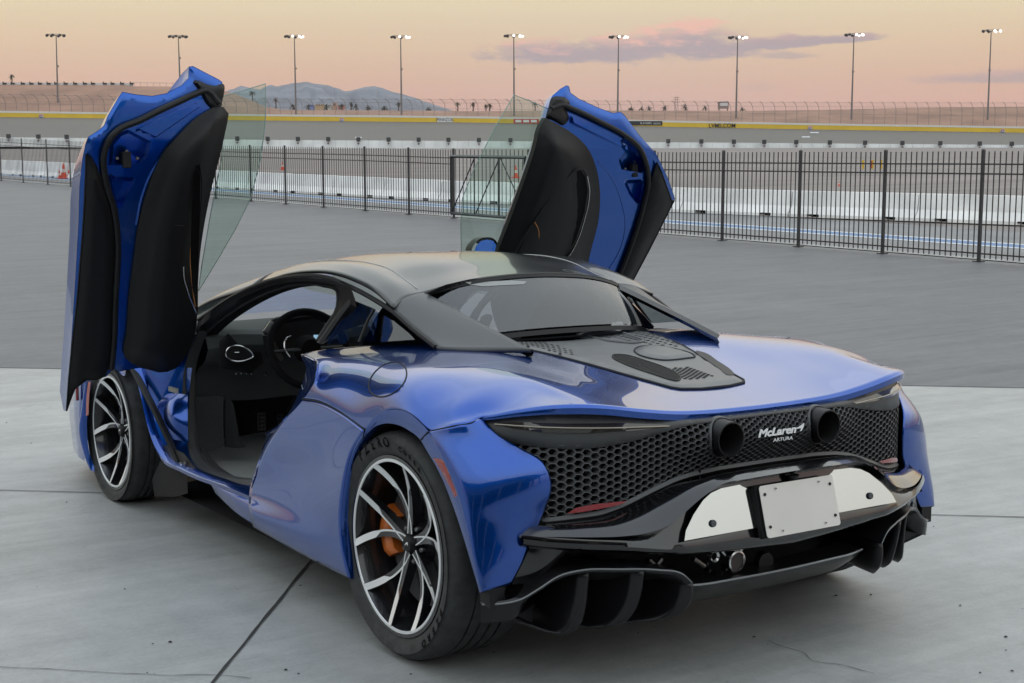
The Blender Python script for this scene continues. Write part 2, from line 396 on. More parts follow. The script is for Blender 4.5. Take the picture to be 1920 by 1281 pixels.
# ==================================================================== SETTING
def groundmat(name, c1, c2, kind):
    m = bpy.data.materials.new(name); m.use_nodes = True; t = NT(m.node_tree)
    b = t.n('ShaderNodeBsdfPrincipled'); o = t.n('ShaderNodeOutputMaterial'); t.l(b.outputs[0], o.inputs[0])
    tc = t.n('ShaderNodeTexCoord'); v = tc.outputs['Object']
    def nz(s, d=6, r=.6, st=None, rot=0, w=0):
        vv = v
        if st:
            mp = t.n('ShaderNodeMapping'); mp.inputs['Scale'].default_value = st; mp.inputs['Rotation'].default_value = (0, 0, rot); t.l(v, mp.inputs[0]); vv = mp.outputs[0]
        n = t.n('ShaderNodeTexNoise', i_Scale=s, i_Detail=float(d), i_Roughness=r, i_Distortion=w); t.l(vv, n.inputs['Vector']); return n.outputs[0]
    a = t.math('MULTIPLY', t.math('SUBTRACT', nz(.7, 9, .7), .5), 1.3)
    bfine = t.math('MULTIPLY', t.math('SUBTRACT', nz(55, 5, .75), .5), .9)
    bmid = t.math('MULTIPLY', t.math('SUBTRACT', nz(7, 8, .75), .5), 1.2)
    st1 = t.math('MULTIPLY', t.math('SUBTRACT', nz(1.0, 8, .7, (.35, 2.6, 1), -R_(44), .8), .5), 1.3)
    st2 = t.math('MULTIPLY', t.math('SUBTRACT', nz(1.0, 8, .7, (.15, 9, 1), -R_(46), .3), .5), .9)
    f = t.math('ADD', t.math('ADD', t.math('ADD', t.math('ADD', a, bmid), bfine), t.math('ADD', st1, st2)), .5, clamp=True)
    c = t.mix(f, c1, c2)
    if kind == 'conc':
        vo = t.n('ShaderNodeTexVoronoi', i_Scale=2.4); t.l(v, vo.inputs['Vector'])
        c = t.mix(t.math('MULTIPLY', t.math('LESS_THAN', vo.outputs['Distance'], .022), .8), c, (.03, .03, .03))
        vo2 = t.n('ShaderNodeTexVoronoi', i_Scale=9.0); t.l(v, vo2.inputs['Vector'])
        c = t.mix(t.math('MULTIPLY', t.math('LESS_THAN', vo2.outputs['Distance'], .035), .5), c, (.08, .08, .078))
        ns = nz(1.0, 7, .7, (.6, 8, 1), -R_(50), 1.6)
        c = t.mix(t.math('MULTIPLY', t.math('SUBTRACT', ns, .64), 2.2, clamp=True), c, (.47, .48, .47))
        nd = nz(1.0, 6, .65, (.25, 1.6, 1), -R_(46), .8)
        c = t.mix(t.math('MULTIPLY', t.math('SUBTRACT', nd, .56), 1.8, clamp=True), c, (.17, .175, .175))
        ns3 = nz(2.2, 5, .6, (1, 3, 1), R_(30), 2.5)
        c = t.mix(t.math('MULTIPLY', t.math('SUBTRACT', ns3, .70), 2.5, clamp=True), c, (.40, .405, .40))
        b.inputs['Roughness'].default_value = .48
    else:
        for sc_, ro in ((.5, 20), (.9, -35)):
            n1 = nz(sc_, 7, .7, (.3, 3.5, 1), R_(ro), 2.0)
            c = t.mix(t.math('MULTIPLY', t.math('ABSOLUTE', t.math('SUBTRACT', n1, .5)), 1.7, clamp=True), c, (.18, .185, .195))
        b.inputs['Roughness'].default_value = .55
    t.l(c, b.inputs['Base Color'])
    bp = t.n('ShaderNodeBump', i_Strength=.35, i_Distance=.004); t.l(nz(140, 4, .7), bp.inputs['Height']); t.l(bp.outputs[0], b.inputs['Normal'])
    return m
CONC = groundmat('concrete_pad', (.240, .250, .252), (.410, .423, .422), 'conc')
ASPH = groundmat('asphalt', (.058, .062, .071), (.135, .140, .155), 'asph')
INF = mat('infield_asphalt', (.20, .175, .165), rough=.8, noise_amt=.25, noise_scale=.12, stretch=(.4, 3, 1))
en = V((ed.y, -ed.x, 0))
if en.dot(CAM_C-e1) < 0: en = -en
def sheet(name, pts, m, z=0., n=1):
    g = G(); g.add([(p[0], p[1], z) for p in pts], [tuple(range(len(pts)))]); o = g.build(name, m, smooth=False); o['kind'] = 'structure'; return o
A = e1-ed*60; B = e1+ed*60
sheet('concrete_apron', [A, B, B+en*60, A+en*60], CONC, 0.)
# joints in the slab
j1 = P(0, 920, z=0); j2 = P(1920, 971, z=0); jd = (j2-j1).normalized()
k1 = P(585, 1050, z=0); k2 = P(400, 1281, z=0)
g = G()
def joint(a, b, wd):
    a = V(a); b = V(b); d = (b-a).normalized(); nn = V((-d.y, d.x, 0)); n = 160; rows = []
    for i in range(n+1):
        q = a.lerp(b, i/n); o = noise.noise(q*3)*.004; ww = wd*(1+.5*noise.noise(q*9)); rows.append([q+nn*(o-ww/2)+V((0, 0, .0035)), q+nn*(o+ww/2)+V((0, 0, .0035))])
    g.raw(rows)
joint(j1-jd*12, j2+jd*12, .009)
kd = (k2-k1).normalized(); joint(k1-kd*1.9, k2+kd*6, .011)
joint(e1-ed*20, e1+ed*30, .02)
JM = mat('joint_dark', (.03, .03, .03), rough=.9)
g.build('pavement', JM, smooth=False)['kind'] = 'structure'
GW = mat('garage_wall', (.30, .29, .27), rough=.8, noise_amt=.1, noise_scale=.8); GD = mat('garage_interior_dark', (.03, .03, .032), rough=.8); GDR = mat('garage_door_grey', (.16, .16, .17), rough=.5)
gb = thing('garage_building', 'long low garage building with open bays behind the photographer', 'garage', tuple(e1+en*24))
def gq(s_, n_, z_): return e1+ed*s_+en*n_+V((0, 0, z_))
def gbox(name, s0, s1, n0, n1, z0, z1, m):
    vs = [gq(s, n, z) for z in (z0, z1) for n in (n0, n1) for s in (s0, s1)]
    return G().add(vs, [(0, 2, 3, 1), (4, 5, 7, 6), (0, 1, 5, 4), (2, 6, 7, 3), (0, 4, 6, 2), (1, 3, 7, 5)]).build(name, m, gb, smooth=False)
for k in range(9): gbox('pillar', -26+k*7, -25+k*7, 21, 21.6, 0, 3.9, GW)
gbox('upper_wall', -26, 31, 21, 30, 3.9, 5.3, GW); gbox('back_wall', -26, 31, 29.5, 30, 0, 3.9, GD)
gbox('canopy_roof', -27, 32, 18.6, 30.5, 5.3, 5.6, GDR)
# a hair crack, tyre scuffs and grit on the apron
def ground_line(name, pts, wd, m, z=.003):
    q_ = cr([P(a, b, z=z) for a, b in pts], 90); rows = []
    for i, p_ in enumerate(q_):
        d_ = (q_[min(89, i+1)]-q_[max(0, i-1)]).normalized(); n_ = V((-d_.y, d_.x, 0)); o_ = n_*noise.noise(p_*7)*.012
        w_ = wd*(.6+.8*abs(noise.noise(p_*11))); rows.append([p_+o_-n_*w_/2, p_+o_+n_*w_/2])
    o = G().raw(rows).build(name, m, smooth=False); o['kind'] = 'structure'; return o
ground_line('pavement_crack', [(-20, 1248), (60, 1253), (130, 1257), (210, 1260), (300, 1266), (390, 1264), (470, 1272)], .0035, JM)
ground_line('pavement_crack', [(1440, 1200), (1475, 1215), (1500, 1222), (1530, 1240), (1570, 1245), (1640, 1262)], .003, JM)
SCF = mat('scuff_pale', (.40, .41, .40), rough=.8, noise_amt=.4, noise_scale=40)
for pts in ([(40, 768), (70, 757), (95, 762), (60, 775)], [(10, 745), (60, 748), (120, 742)], [(1760, 760), (1830, 756), (1900, 758)]): ground_line('pavement_scuff', pts, .004, SCF)
g = G(); rg = random.Random(5)
for i in range(70):
    c = P(rg.uniform(0, 1920), 735+rg.random()**.8*540, z=.003); r_ = rg.uniform(.0025, .008)
    g.add([c+V((math.cos(a)*r_*rg.uniform(.5, 1.4), math.sin(a)*r_*rg.uniform(.4, 1.2), 0)) for a in [k*math.pi/3 for k in range(6)]]+[c+V((0, 0, r_*.5))], [(k, (k+1) % 6, 6) for k in range(6)])
tag(g.build('grit', mat('grit_dark', (.03, .03, .03), rough=.9), smooth=False), kind='stuff')
# ---- the level part: built in its own level frame, then set in place by LEVEL
APRON_CAM = (CAM_F, CAM_R, CAM_U, CAM_C)
_inv = LEVEL.inverted(); _r3 = _inv.to_3x3()
CAM_F, CAM_R, CAM_U, CAM_C = _r3 @ CAM_F, _r3 @ CAM_R, _r3 @ CAM_U, _inv @ CAM_C
_before = set(o.name for o in scn.objects)
sheet('ground', [(-4000, -4000), (4000, -4000), (4000, 4000), (-4000, 4000)], INF, -.03)
FX = 14.45
# asphalt lot up to the fence, concrete apron in front of it
A = e1-ed*60; B = e1+ed*60
sheet('asphalt_lot', [A, (-60, 170), (FX+.25, 170), (FX+.25, -60), B, B+en*.02, A+en*.02], ASPH, -.004)
# road beyond the fence with blue and white line
sheet('pit_road', [(FX+.35, -40), (FX+6.6, -40), (FX+6.6, 260), (FX+.35, 260)], mat('pit_road_asphalt', (.20, .20, .205), rough=.7, noise_amt=.2, noise_scale=.6), -.012)
g = G()
def strip(x0, x1, z, mi):
    g.cur = mi; g.add([(x0, -40, z), (x1, -40, z), (x1, 260, z), (x0, 260, z)], [(0, 1, 2, 3)])
BL = mat('blue_line_paint', (.10, .19, .36), rough=.6, noise_amt=.2, noise_scale=2); WL = mat('white_line_paint', (.6, .62, .64), rough=.6, noise_amt=.15, noise_scale=3)
strip(FX+2.9, FX+3.5, -.006, 0); strip(FX+2.72, FX+2.9, -.006, 1); strip(FX+3.5, FX+3.65, -.006, 1)
strip(FX+.3, FX+.62, .004, 2)
g.build('lane_marking', [BL, WL, mat('kerb_concrete', (.33, .33, .32), rough=.8, noise_amt=.2, noise_scale=3)], smooth=False)['kind'] = 'structure'

# --- picket fence along the lot
FENCE = mat('fence_black_steel', (.022, .024, .027), rough=.4, coat=.2)
posts = [(3, 346, 258), (44, 348.5, 260), (90, 351.5, 262), (133, 354.5, 264), (178, 358, 266), (228, 361.5, 268), (283, 366, 270), (343, 371, 271), (405, 376, 272), (471, 381, 273), (536, 386, 274), (607, 390.5, 275), (685, 395.5, 276), (767, 400.5, 278), (851, 405.5, 280),
         (991, 414, 282), (1105, 422.5, 284), (1225, 431, 284), (1354, 440.5, 284), (1497, 448.5, 283.5), (1655, 457, 283), (1836, 466.5, 282), (2040, 477, 281)]
pp = []
for (a, b, c) in posts:
    q = P(a, b, z=0); pt = P(a, c, x=FX); q = V((FX, (q.y*(FX/ q.x) if False else P(a, b, z=0).y), 0))
    # keep the fence dead straight: slide the post to x = FX along its own sight line direction in plan
    r_ = ray(a, b); k_ = (FX-CAM_C.x)/r_.x; y_ = CAM_C.y+r_.y*k_
    top = P(a, c, x=FX); pp.append((y_, max(1.3, top.z)))
gate_i = 14+6
pp = [(pp[0][0]+2.6*k, pp[0][1]+.03*k) for k in range(6, 0, -1)]+pp+[(pp[-1][0]-1.7*k, pp[-1][1]) for k in range(1, 9)]
GATELBL = 'black steel picket gate with diagonal braces between two posts in the yard fence'
fence = thing('picket_fence', 'long black steel picket fence along the far edge of the asphalt lot', 'fence', (FX, 20, 0))
for i in range(len(pp)):
    y, h = pp[i]
    G().box((FX, y, h/2), (.042, .042, h)).box((FX, y, h+.01), (.052, .052, .022), taper=.5).box((FX, y, .006), (.13, .13, .012)).build('fence_post', FENCE, fence, smooth=False)
for i in range(len(pp)-1):
    (y0, h0), (y1, h1) = pp[i], pp[i+1]
    if i == gate_i: continue
    g = G(); n = 18
    for k in range(1, n):
        u = k/n; y = y0+(y1-y0)*u; h = h0+(h1-h0)*u-.015
        g.box((FX, y, (h+.05)/2), (.013, .013, h-.05))
    for hh in (.12, -.20, -.34):
        za = (hh if hh > 0 else h0+hh); zb = (hh if hh > 0 else h1+hh)
        ya, yb = y0-.022, y1+.022
        g.add([(FX+sx_, yy, zz+sz) for yy, zz in ((ya, za), (yb, zb)) for sx_, sz in ((-.013, -.011), (.013, -.011), (.013, .011), (-.013, .011))],
              [(0, 1, 5, 4), (1, 2, 6, 5), (2, 3, 7, 6), (3, 0, 4, 7)])
    g.build('picket_panel', FENCE, fence, smooth=False)
# gate
(y0, h0), (y1, h1) = pp[gate_i], pp[gate_i+1]
gate = thing('picket_gate', GATELBL, 'gate', (FX-.1, (y0+y1)/2, 0))
gx = FX-.08; ht = h0-.16
g = G()
for (a, b, r) in [((y0-.02, .12), (y0-.02, ht), .035), ((y1+.02, .12), (y1+.02, ht), .035), ((y0, .12), (y1, .12), .035), ((y0, ht), (y1, ht), .035), (((2*y0+y1)/3, .12), ((2*y0+y1)/3, ht), .02), (((y0+2*y1)/3, .12), ((y0+2*y1)/3, ht), .02)]:
    g.tube([(gx, a[0], a[1]), (gx, b[0], b[1])], r, 4)
g.build('gate_frame', FENCE, gate, smooth=False)
g = G(); L = (y1-y0)
for (a, b) in [((y0, .12), (y0+L/3, ht)), ((y0+L/3, .12), (y0+2*L/3, ht)), ((y1, .2), (y0+2*L/3, ht))]:
    g.tube([(gx+.02, a[0], a[1]), (gx+.02, b[0], b[1])], .018, 4)
g.build('gate_brace', FENCE, gate, smooth=False)
g = G(); n = 19
for k in range(1, n): y = y0+L*k/n; g.box((gx+.04, y, (h0+.1)/2), (.013, .013, h0-.1))
g.build('gate_pickets', FENCE, gate, smooth=False)

# --- white concrete barriers behind the fence
BARR = mat('barrier_white_paint', (.84, .84, .83), rough=.75, noise_amt=.16, noise_scale=1.2, bump=.3, bump_scale=40)
BX = FX+5.6
bpath = [P(0, 327, x=BX+.4), P(75, 331, x=BX+.2), P(511, 359, x=BX-1.2), P(850, 378, x=BX-1.0), P(1380, 402, x=BX-.2), P(1703, 413, x=BX+.9), P(1920, 421, x=BX+1.2), P(2150, 431, x=BX+1.4)]
bpath = [V((p.x, p.y, 0)) for p in bpath]
for i, (a, b) in enumerate([(0, 327), (75, 331), (511, 359), (850, 378), (1380, 402), (1703, 413), (1920, 421), (2150, 431)]):
    q = P(a, b, z=0); bpath[i] = V((q.x, q.y, 0))
bpath = [bpath[0]+(bpath[0]-bpath[1]).normalized()*12]+bpath+[bpath[-1]+(bpath[-1]-bpath[-2]).normalized()*14]
tot = [0.]
for i in range(1, len(bpath)): tot.append(tot[-1]+(bpath[i]-bpath[i-1]).length)
def along(s):
    s = max(0, min(tot[-1], s))
    for i in range(1, len(tot)):
        if s <= tot[i]: return bpath[i-1].lerp(bpath[i], (s-tot[i-1])/(tot[i]-tot[i-1]))
    return bpath[-1]
nb = 0; s = 0.; BLn = 3.05; bars = []
while s+BLn < tot[-1]: bars.append((s, s+BLn)); s += BLn+.03
words = ['leftmost', 'second', 'third', 'fourth', 'fifth', 'sixth', 'seventh', 'eighth', 'ninth', 'tenth', 'eleventh', 'twelfth', 'thirteenth', 'fourteenth', 'fifteenth', 'sixteenth', 'seventeenth', 'eighteenth', 'nineteenth', 'twentieth', 'twenty-first', 'twenty-second', 'twenty-third', 'twenty-fourth', 'twenty-fifth', 'twenty-sixth', 'twenty-seventh', 'twenty-eighth', 'twenty-ninth', 'thirtieth', 'thirty-first', 'thirty-second']
def ordw(i): return words[i] if i < len(words) else 'number %d' % (i+1)
for bi, (sa, sb) in enumerate(bars):
    a, b = along(sa), along(sb); d = (b-a).normalized(); nn = V((-d.y, d.x, 0))
    u = sa/tot[-1]; H = .82-.22*min(1, u*1.6)
    a_, b_ = a, b; g = G()
    prof = [(-.26, 0), (-.26, .07), (-.13, .25), (-.085, H), (.085, H), (.13, .25), (.26, .07), (.26, 0)]
    L = (b-a).length; st = [0, .45, .451, .75, .751, L-.751, L-.75, L-.451, L-.45, L]
    rows = []
    for sx_ in st:
        notch = (.4505 < sx_ < .7505) or (L-.7505 < sx_ < L-.4505)
        rows.append([a+d*sx_+nn*p_[0]+V((0, 0, (max(p_[1], .075) if notch and p_[1] < .08 else p_[1]))) for p_ in prof])
    g.raw(rows); g.add(rows[0], [tuple(range(8))]); g.add(rows[-1], [tuple(reversed(range(8)))])
    o = g.build('concrete_barrier', BARR, smooth=False, bevel=.01)
    mid = (a+b)/2; px = proj(mid+V((0, 0, .3)))[0]
    where = 'left of the left door' if px < 160 else 'beside the left door' if px < 520 else 'between left door and gate' if px < 850 else 'behind the gate' if px < 1000 else 'behind the right door' if px < 1250 else 'right of the right door'
    tag(o, 'white concrete barrier, %s of the row counted from the left, %s' % (ordw(bi), where), 'barrier', 'white concrete barriers behind the fence')
    # dark gap under the lifting notches
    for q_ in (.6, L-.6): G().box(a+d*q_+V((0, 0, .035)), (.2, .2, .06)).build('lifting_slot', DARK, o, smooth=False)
# fix: parts of mesh parents keep world coordinates (parent at origin)

# --- far speedway: inner wall, banked track, outer wall, catch fence, bank, poles
WALLW = mat('pit_wall_white', (.74, .76, .75), rough=.7, noise_amt=.12, noise_scale=.3)
YEL = mat('wall_yellow', (.62, .42, .03), rough=.6, noise_amt=.08, noise_scale=.3)
WTOP = mat('wall_cap_white', (.62, .60, .55), rough=.7)
TRK = mat('track_asphalt', (.165, .152, .135), rough=.85, noise_amt=.12, noise_scale=.05, stretch=(.1, .1, 1.5))
DIRT = mat('bank_dirt', (.30, .175, .125), rough=.95, noise_amt=.22, noise_scale=.09, stretch=(1, 1, 4))
def interp(x, tab):
    if x <= tab[0][0]: return tab[0][1]
    for (a, b), (c, d) in zip(tab, tab[1:]):
        if x <= c: return b+(d-b)*(x-a)/(c-a)
    return tab[-1][1]
XS = list(range(-3000, 5001, 80))
DI, DO, DB = 330., 372., 400.
inner_top = [(-400, 253), (0, 257.5), (500, 262.5), (960, 265), (1400, 268), (1920, 272), (2400, 275)]
inner_h = 11.5
outer_top = [(-400, 204), (0, 208), (440, 214), (900, 218.5), (1240, 226), (1500, 231), (1920, 237.5), (2400, 245)]
g = G(); g.raw([[P(x, interp(x, inner_top)+inner_h+6, d=DI) for x in XS], [P(x, interp(x, inner_top), d=DI) for x in XS], [P(x, interp(x, inner_top), d=DI)+V((.4, .6, 0)) for x in XS]])
tag(g.build('inner_wall', WALLW, smooth=False), 'long low white inner wall of the race track beyond the infield', 'wall')
g = G(); g.raw([[P(x, interp(x, inner_top)+inner_h+2, d=DI+1) for x in XS], [P(x, interp(x, inner_top)+4, d=DI+14) for x in XS], [P(x, interp(x, outer_top)+11.4, d=DO+.1) for x in XS]])
o = g.build('race_track', TRK, smooth=False); o['kind'] = 'structure'
# white dashes on the banking
g = G()
for (x, y, L) in [(683, 248, 16), (672, 258, 12), (1527, 249, 16), (1511, 257, 15), (1600, 300, 1)][:4]:
    k = DO-8 if y < 252 else DI+9
    g.add([P(x-L/2, y-1, d=k), P(x+L/2, y-1, d=k), P(x+L/2, y+.6, d=k-.5), P(x-L/2, y+.6, d=k-.5)], [(0, 1, 2, 3)])
g.build('track_marking', WL, smooth=False)['kind'] = 'structure'
ow = thing('outer_wall', 'yellow outer race track wall with white cap and sponsor lettering', 'wall', tuple(P(960, 226, d=DO)))
g = G(); g.raw([[P(x, interp(x, outer_top)+12, d=DO) for x in XS], [P(x, interp(x, outer_top)+3.5, d=DO) for x in XS]]); g.build('wall_face', YEL, ow, smooth=False)
g = G(); g.raw([[P(x, interp(x, outer_top)+3.5, d=DO-.05) for x in XS], [P(x, interp(x, outer_top), d=DO-.05) for x in XS], [P(x, interp(x, outer_top), d=DO+.5) for x in XS]]); g.build('wall_cap', WTOP, ow, smooth=False)
def flat_text(txt, h, ext=.0, shear=0., bold=0., sx_=1.0, align='CENTER'):
    cu = bpy.data.curves.new('txt', 'FONT'); cu.body = txt; cu.size = h; cu.extrude = ext; cu.shear = shear; cu.offset = bold; cu.align_x = align; cu.align_y = 'CENTER'; cu.resolution_u = 4
    ob = bpy.data.objects.new('txt', cu); COL.objects.link(ob)
    dg = bpy.context.evaluated_depsgraph_get(); me = bpy.data.meshes.new_from_object(ob.evaluated_get(dg))
    vs = [V((v.co.x*sx_, v.co.y, v.co.z)) for v in me.vertices]; fs = [tuple(p.vertices) for p in me.polygons]
    bpy.data.objects.remove(ob); bpy.data.meshes.remove(me); return vs, fs
KTXT = mat('wall_lettering_dark', (.02, .02, .02), rough=.6); WPAN = mat('wall_panel_white', (.7, .7, .68), rough=.6); RPAN = mat('wall_panel_red', (.5, .05, .04), rough=.6)
def wallpanel(x0, x1, y0, y1, m, dd): G().add([P(x0, y1, d=DO-dd), P(x1, y1+.2, d=DO-dd), P(x1, y0+.2, d=DO-dd), P(x0, y0, d=DO-dd)], [(0, 1, 2, 3)]).build('sign_panel', m, ow, smooth=False)
def walltext(txt, x, y, hpx, m, sxx=1., bold=.0):
    c = P(x, y, d=DO-.25); s_ = hpx*DO/FPX; vs, fs = flat_text(txt, s_*1.38, bold=bold, sx_=sxx)
    G().add([c+CAM_R*v.x+V((0, 0, 1))*v.y for v in vs], fs).build('lettering', m, ow, smooth=False)
wallpanel(820, 849, 220, 229, WPAN, .12); walltext('PENNZOIL', 834.5, 224.6, 6.6, KTXT, .74, .0)
wallpanel(963, 1010, 223, 231.5, RPAN, .12)
for xx in (972, 986.5, 1001): wallpanel(xx-5.5, xx+5.5, 225, 229.5, WPAN, .2)
wallpanel(1150, 1242, 227, 235, KTXT, .12); walltext('PLAYOFFS', 1211, 231.6, 4, WPAN, .85); walltext('COM', 1169, 231, 4, WPAN); walltext('RACING', 1232, 232, 3.4, WPAN, .75)
walltext('LVMS.COM', 1354, 236.0, 8.0, KTXT, .95, .02)
for xx in (77, 641, 1519, 1880):
    yy = interp(xx, outer_top)+8.7
    c = P(xx, yy, d=DO-.2); g = G()
    g.add([c+CAM_R*math.cos(a*math.pi/12)*.62+V((0, 0, 1))*math.sin(a*math.pi/12)*.55 for a in range(24)], [tuple(range(24))]); g.build('round_sign', WPAN, ow, smooth=False)
    G().tube([c-CAM_F*.1+CAM_R*math.cos(a)*.4+V((0, 0, 1))*math.sin(a)*.35 for a in [i*math.pi/8 for i in range(9)]], .1, 4).build('round_sign_mark', RPAN, ow, smooth=False)
    G().tube([c-CAM_F*.1+CAM_R*math.cos(a)*.4+V((0, 0, 1))*math.sin(a)*.35 for a in [math.pi+.2+i*math.pi/9 for i in range(8)]], .1, 4).build('round_sign_mark', mat('sign_blue', (.03, .06, .3)), ow, smooth=False)
# catch fence
CF = mat('catch_fence_steel', (.22, .19, .18), rough=.6)
def meshmat():
    m = bpy.data.materials.new('wire_mesh_far'); m.use_nodes = True; t = NT(m.node_tree)
    tr = t.n('ShaderNodeBsdfTransparent'); df = t.n('ShaderNodeBsdfDiffuse'); df.inputs[0].default_value = (.3, .24, .22, 1)
    mx = t.n('ShaderNodeMixShader', i_Fac=.10); t.l(tr.outputs[0], mx.inputs[1]); t.l(df.outputs[0], mx.inputs[2]); o = t.n('ShaderNodeOutputMaterial'); t.l(mx.outputs[0], o.inputs[0]); return m
cf_top = [(-400, 172), (0, 177), (500, 185.5), (960, 187.5), (1400, 192), (1920, 193), (2400, 195)]
cf = thing('catch_fence', 'tall curved catch fence standing on the yellow outer track wall', 'fence', tuple(P(960, 215, d=DO+.3)))
up = V((0, 0, 1)); n = 0; x = -10.
while x < 1960:
    b = P(x, interp(x, outer_top)+1, d=DO+.3); tp = P(x, interp(x, cf_top), d=DO+.3); H = tp.z-b.z
    if n < 97: G().tube([b, b+up*H*.6, b+up*H*.8-CAM_R*.25-CAM_F*.4, b+up*H*.93-CAM_R*.75-CAM_F*.9, b+up*H-CAM_R*1.4-CAM_F*1.5], .065, 4).build('fence_post', CF, cf, smooth=False)
    n += 1; x += 20.6
g = G()
for k in (1.0, .8, .45): g.tube([P(x, interp(x, outer_top), d=DO+.3).lerp(P(x, interp(x, cf_top), d=DO+.3), k) for x in XS], .035, 3)
g.build('cable', CF, cf, smooth=False)
g = G(); g.raw([[P(x, interp(x, outer_top), d=DO+.35) for x in XS], [P(x, interp(x, cf_top), d=DO+.35) for x in XS]]); g.build('wire_mesh', meshmat(), cf, smooth=False)
# dirt bank
bank_top = [(-400, 157), (0, 159), (150, 160), (235, 160), (250, 162), (345, 162.5), (400, 166), (440, 176), (470, 188), (500, 201), (530, 206), (900, 208.5), (1100, 207), (1400, 208), (1550, 206), (1700, 202.5), (1920, 200), (2400, 196)]
XB = list(range(-3000, -400, 60))+list(range(-400, 2401, 10))+list(range(2460, 5001, 60))
g = G(); g.raw([[P(x, interp(x, outer_top)+10, d=DO+1.) for x in XB], [P(x, (interp(x, outer_top)+interp(x, bank_top))/2+1, d=DB-6+4*noise.noise(V((x*.02, 0, 0)))) for x in XB], [P(x, interp(x, bank_top)+.7*noise.noise(V((x*.05, 3, 0))), d=DB+8) for x in XB], [P(x, interp(x, bank_top)+.7*noise.noise(V((x*.05, 3, 0))), d=DB+60) for x in XB], [P(x, 262, d=DB+200) for x in XB]])
o = g.build('dirt_bank', DIRT); o['kind'] = 'structure'
# mountains
mt = [(380, 190), (420, 172), (440, 166), (452, 161), (470, 165), (488, 168), (505, 159), (520, 162), (545, 157), (575, 153.5), (590, 157), (615, 160), (632, 166), (646, 171), (660, 170), (680, 164), (700, 161.5), (716, 165), (735, 172), (760, 178), (785, 186), (810, 195), (835, 203), (870, 214)]
MTN = mat('mountain_haze_tint', (.16, .165, .19), rough=1., noise_amt=.35, noise_scale=.004)  # bluish haze of distance is mixed into the rock's base colour
XM = list(range(380, 871, 3)); DM = 5200.; rows = []
for j, (fr, dd) in enumerate([(0, 0), (.5, 500), (.8, 900), (1, 1250)]):
    row = []
    for x in XM:
        yt = interp(x, mt)+1.0*noise.fractal(V((x*.07, 1, 0)), 1, 2, 4); yb = 216
        nn = noise.fractal(V((x*.03, j*2.3, 0)), 1, 2, 5)
        row.append(P(x, yb+(yt-yb)*fr+(3*nn if 0 < fr < 1 else 0), d=DM+dd+(260*nn if fr < 1 else 0)))
    rows.append(row)
rows.append([P(x, 240, d=DM+2600) for x in XM])
o = G().raw(rows).build('mountain_range', MTN); o['kind'] = 'structure'
# light poles
POLE = mat('pole_galvanised', (.16, .15, .145), rough=.6); LAMPH = mat('lamp_head_grey', (.10, .10, .11), rough=.5); LAMPG = mat('lamp_glass_lit', (.9, .88, .82), rough=.3, em=(1, .95, .88), ems=1.6)
pl = [(107, 109, 68, 206, 0, 'far left above the dirt bank'), (334, 338, 70, 165, 0, 'just left of the raised left door'), (552, 555, 70, 214, 1, 'in front of the mountain peak'), (751, 753, 71, 216, 1, 'over the right end of the mountains'),
      (963, 964, 69, 218, 1, 'behind the tip of the right side window'), (1160, 1158, 71, 221, 1, 'behind the notch of the raised right door'), (1383, 1380, 72, 225, 1, 'beside the small scoring hut'), (1601, 1596, 67, 233, 1, 'second from the right'), (1858, 1851, 60, 237, 1, 'tallest, at the far right')]
for (xt, xb, yt, yb, lit, wh) in pl:
    dd = DB-10; b = P(xb, yb+3, d=dd); tp = P(xt, yt, d=dd); tp = V((b.x+(tp.x-b.x)*.6, b.y+(tp.y-b.y)*.6, tp.z))
    t_ = thing('light_pole', 'tall slim floodlight pole, ' + wh, 'light pole', tuple(b), 'floodlight poles behind the track')
    G().tube([b, b.lerp(tp, .45), tp], [.28, .22, .13], 8).box(b.lerp(tp, .6)+V((.3, .2, 0)), (.5, .5, .4)).build('pole', POLE, t_, smooth=True)
    g = G(); ra = 2.4
    ring = [tp+CAM_R*math.cos(a)*ra+V((-CAM_R.y, CAM_R.x, 0))*math.sin(a)*ra+up*.3 for a in [i*math.pi/8 for i in range(16)]]
    g.tube(ring, .07, 4, closed=True)
    for i in range(0, 16, 4): g.tube([tp, ring[i]], .05, 4)
    g.build('lamp_ring', LAMPH, t_, smooth=False)
    for i in range(0, 16, 2):
        c = ring[i]; ax_ = (-up*.55-CAM_F*.84).normalized(); g = G(); g.tube([c-ax_*.1, c+ax_*.2, c+ax_*.6], [.14, .27, .40], 8); h_ = g.build('lamp_head', LAMPH, t_)
        if lit and i in (0, 2, 14, 12): G().tube([c+ax_*.61, c+ax_*.66], [.38, .33], 8).build('lamp_glass', LAMPG, h_)
# box lights on the inner wall
BXM = mat('wall_box_dark', (.05, .05, .05), rough=.6)
xsb = [16, 72, 125, 180, 235, 290, 345, 400, 445, 502, 558.6, 615.5, 672, 728.5, 785, 841, 898, 957, 1016, 1075, 1134, 1193, 1253, 1315, 1376, 1433, 1493, 1556, 1622, 1692, 1763, 1837, 1897]
for i, x in enumerate(xsb):
    yt = interp(x, inner_top); c = P(x, yt-2, d=DI-.8)
    t_ = thing('wall_lamp_box', 'small dark lamp box on the white inner track wall, %s from the left' % ordw(i), 'lamp box', tuple(c), 'lamp boxes along the inner wall')
    rot = Matrix((CAM_R, V((-CAM_R.y, CAM_R.x, 0)), up)).transposed()
    g = G(); g.box(c, (.92, .5, 1.0), rot); g.build('lamp_housing', BXM, t_, smooth=False, bevel=.03)
    G().box(c-up*.85, (.14, .3, .75), rot).box(c-up*.95-CAM_F*.2, (.5, .3, .35), rot).build('bracket', CF, t_, smooth=False)
tw = thing('wall_fence', 'row of thin upright posts along the white inner wall', 'fence', tuple(P(960, 262, d=DI-.2)))
x = 5.
k = 0
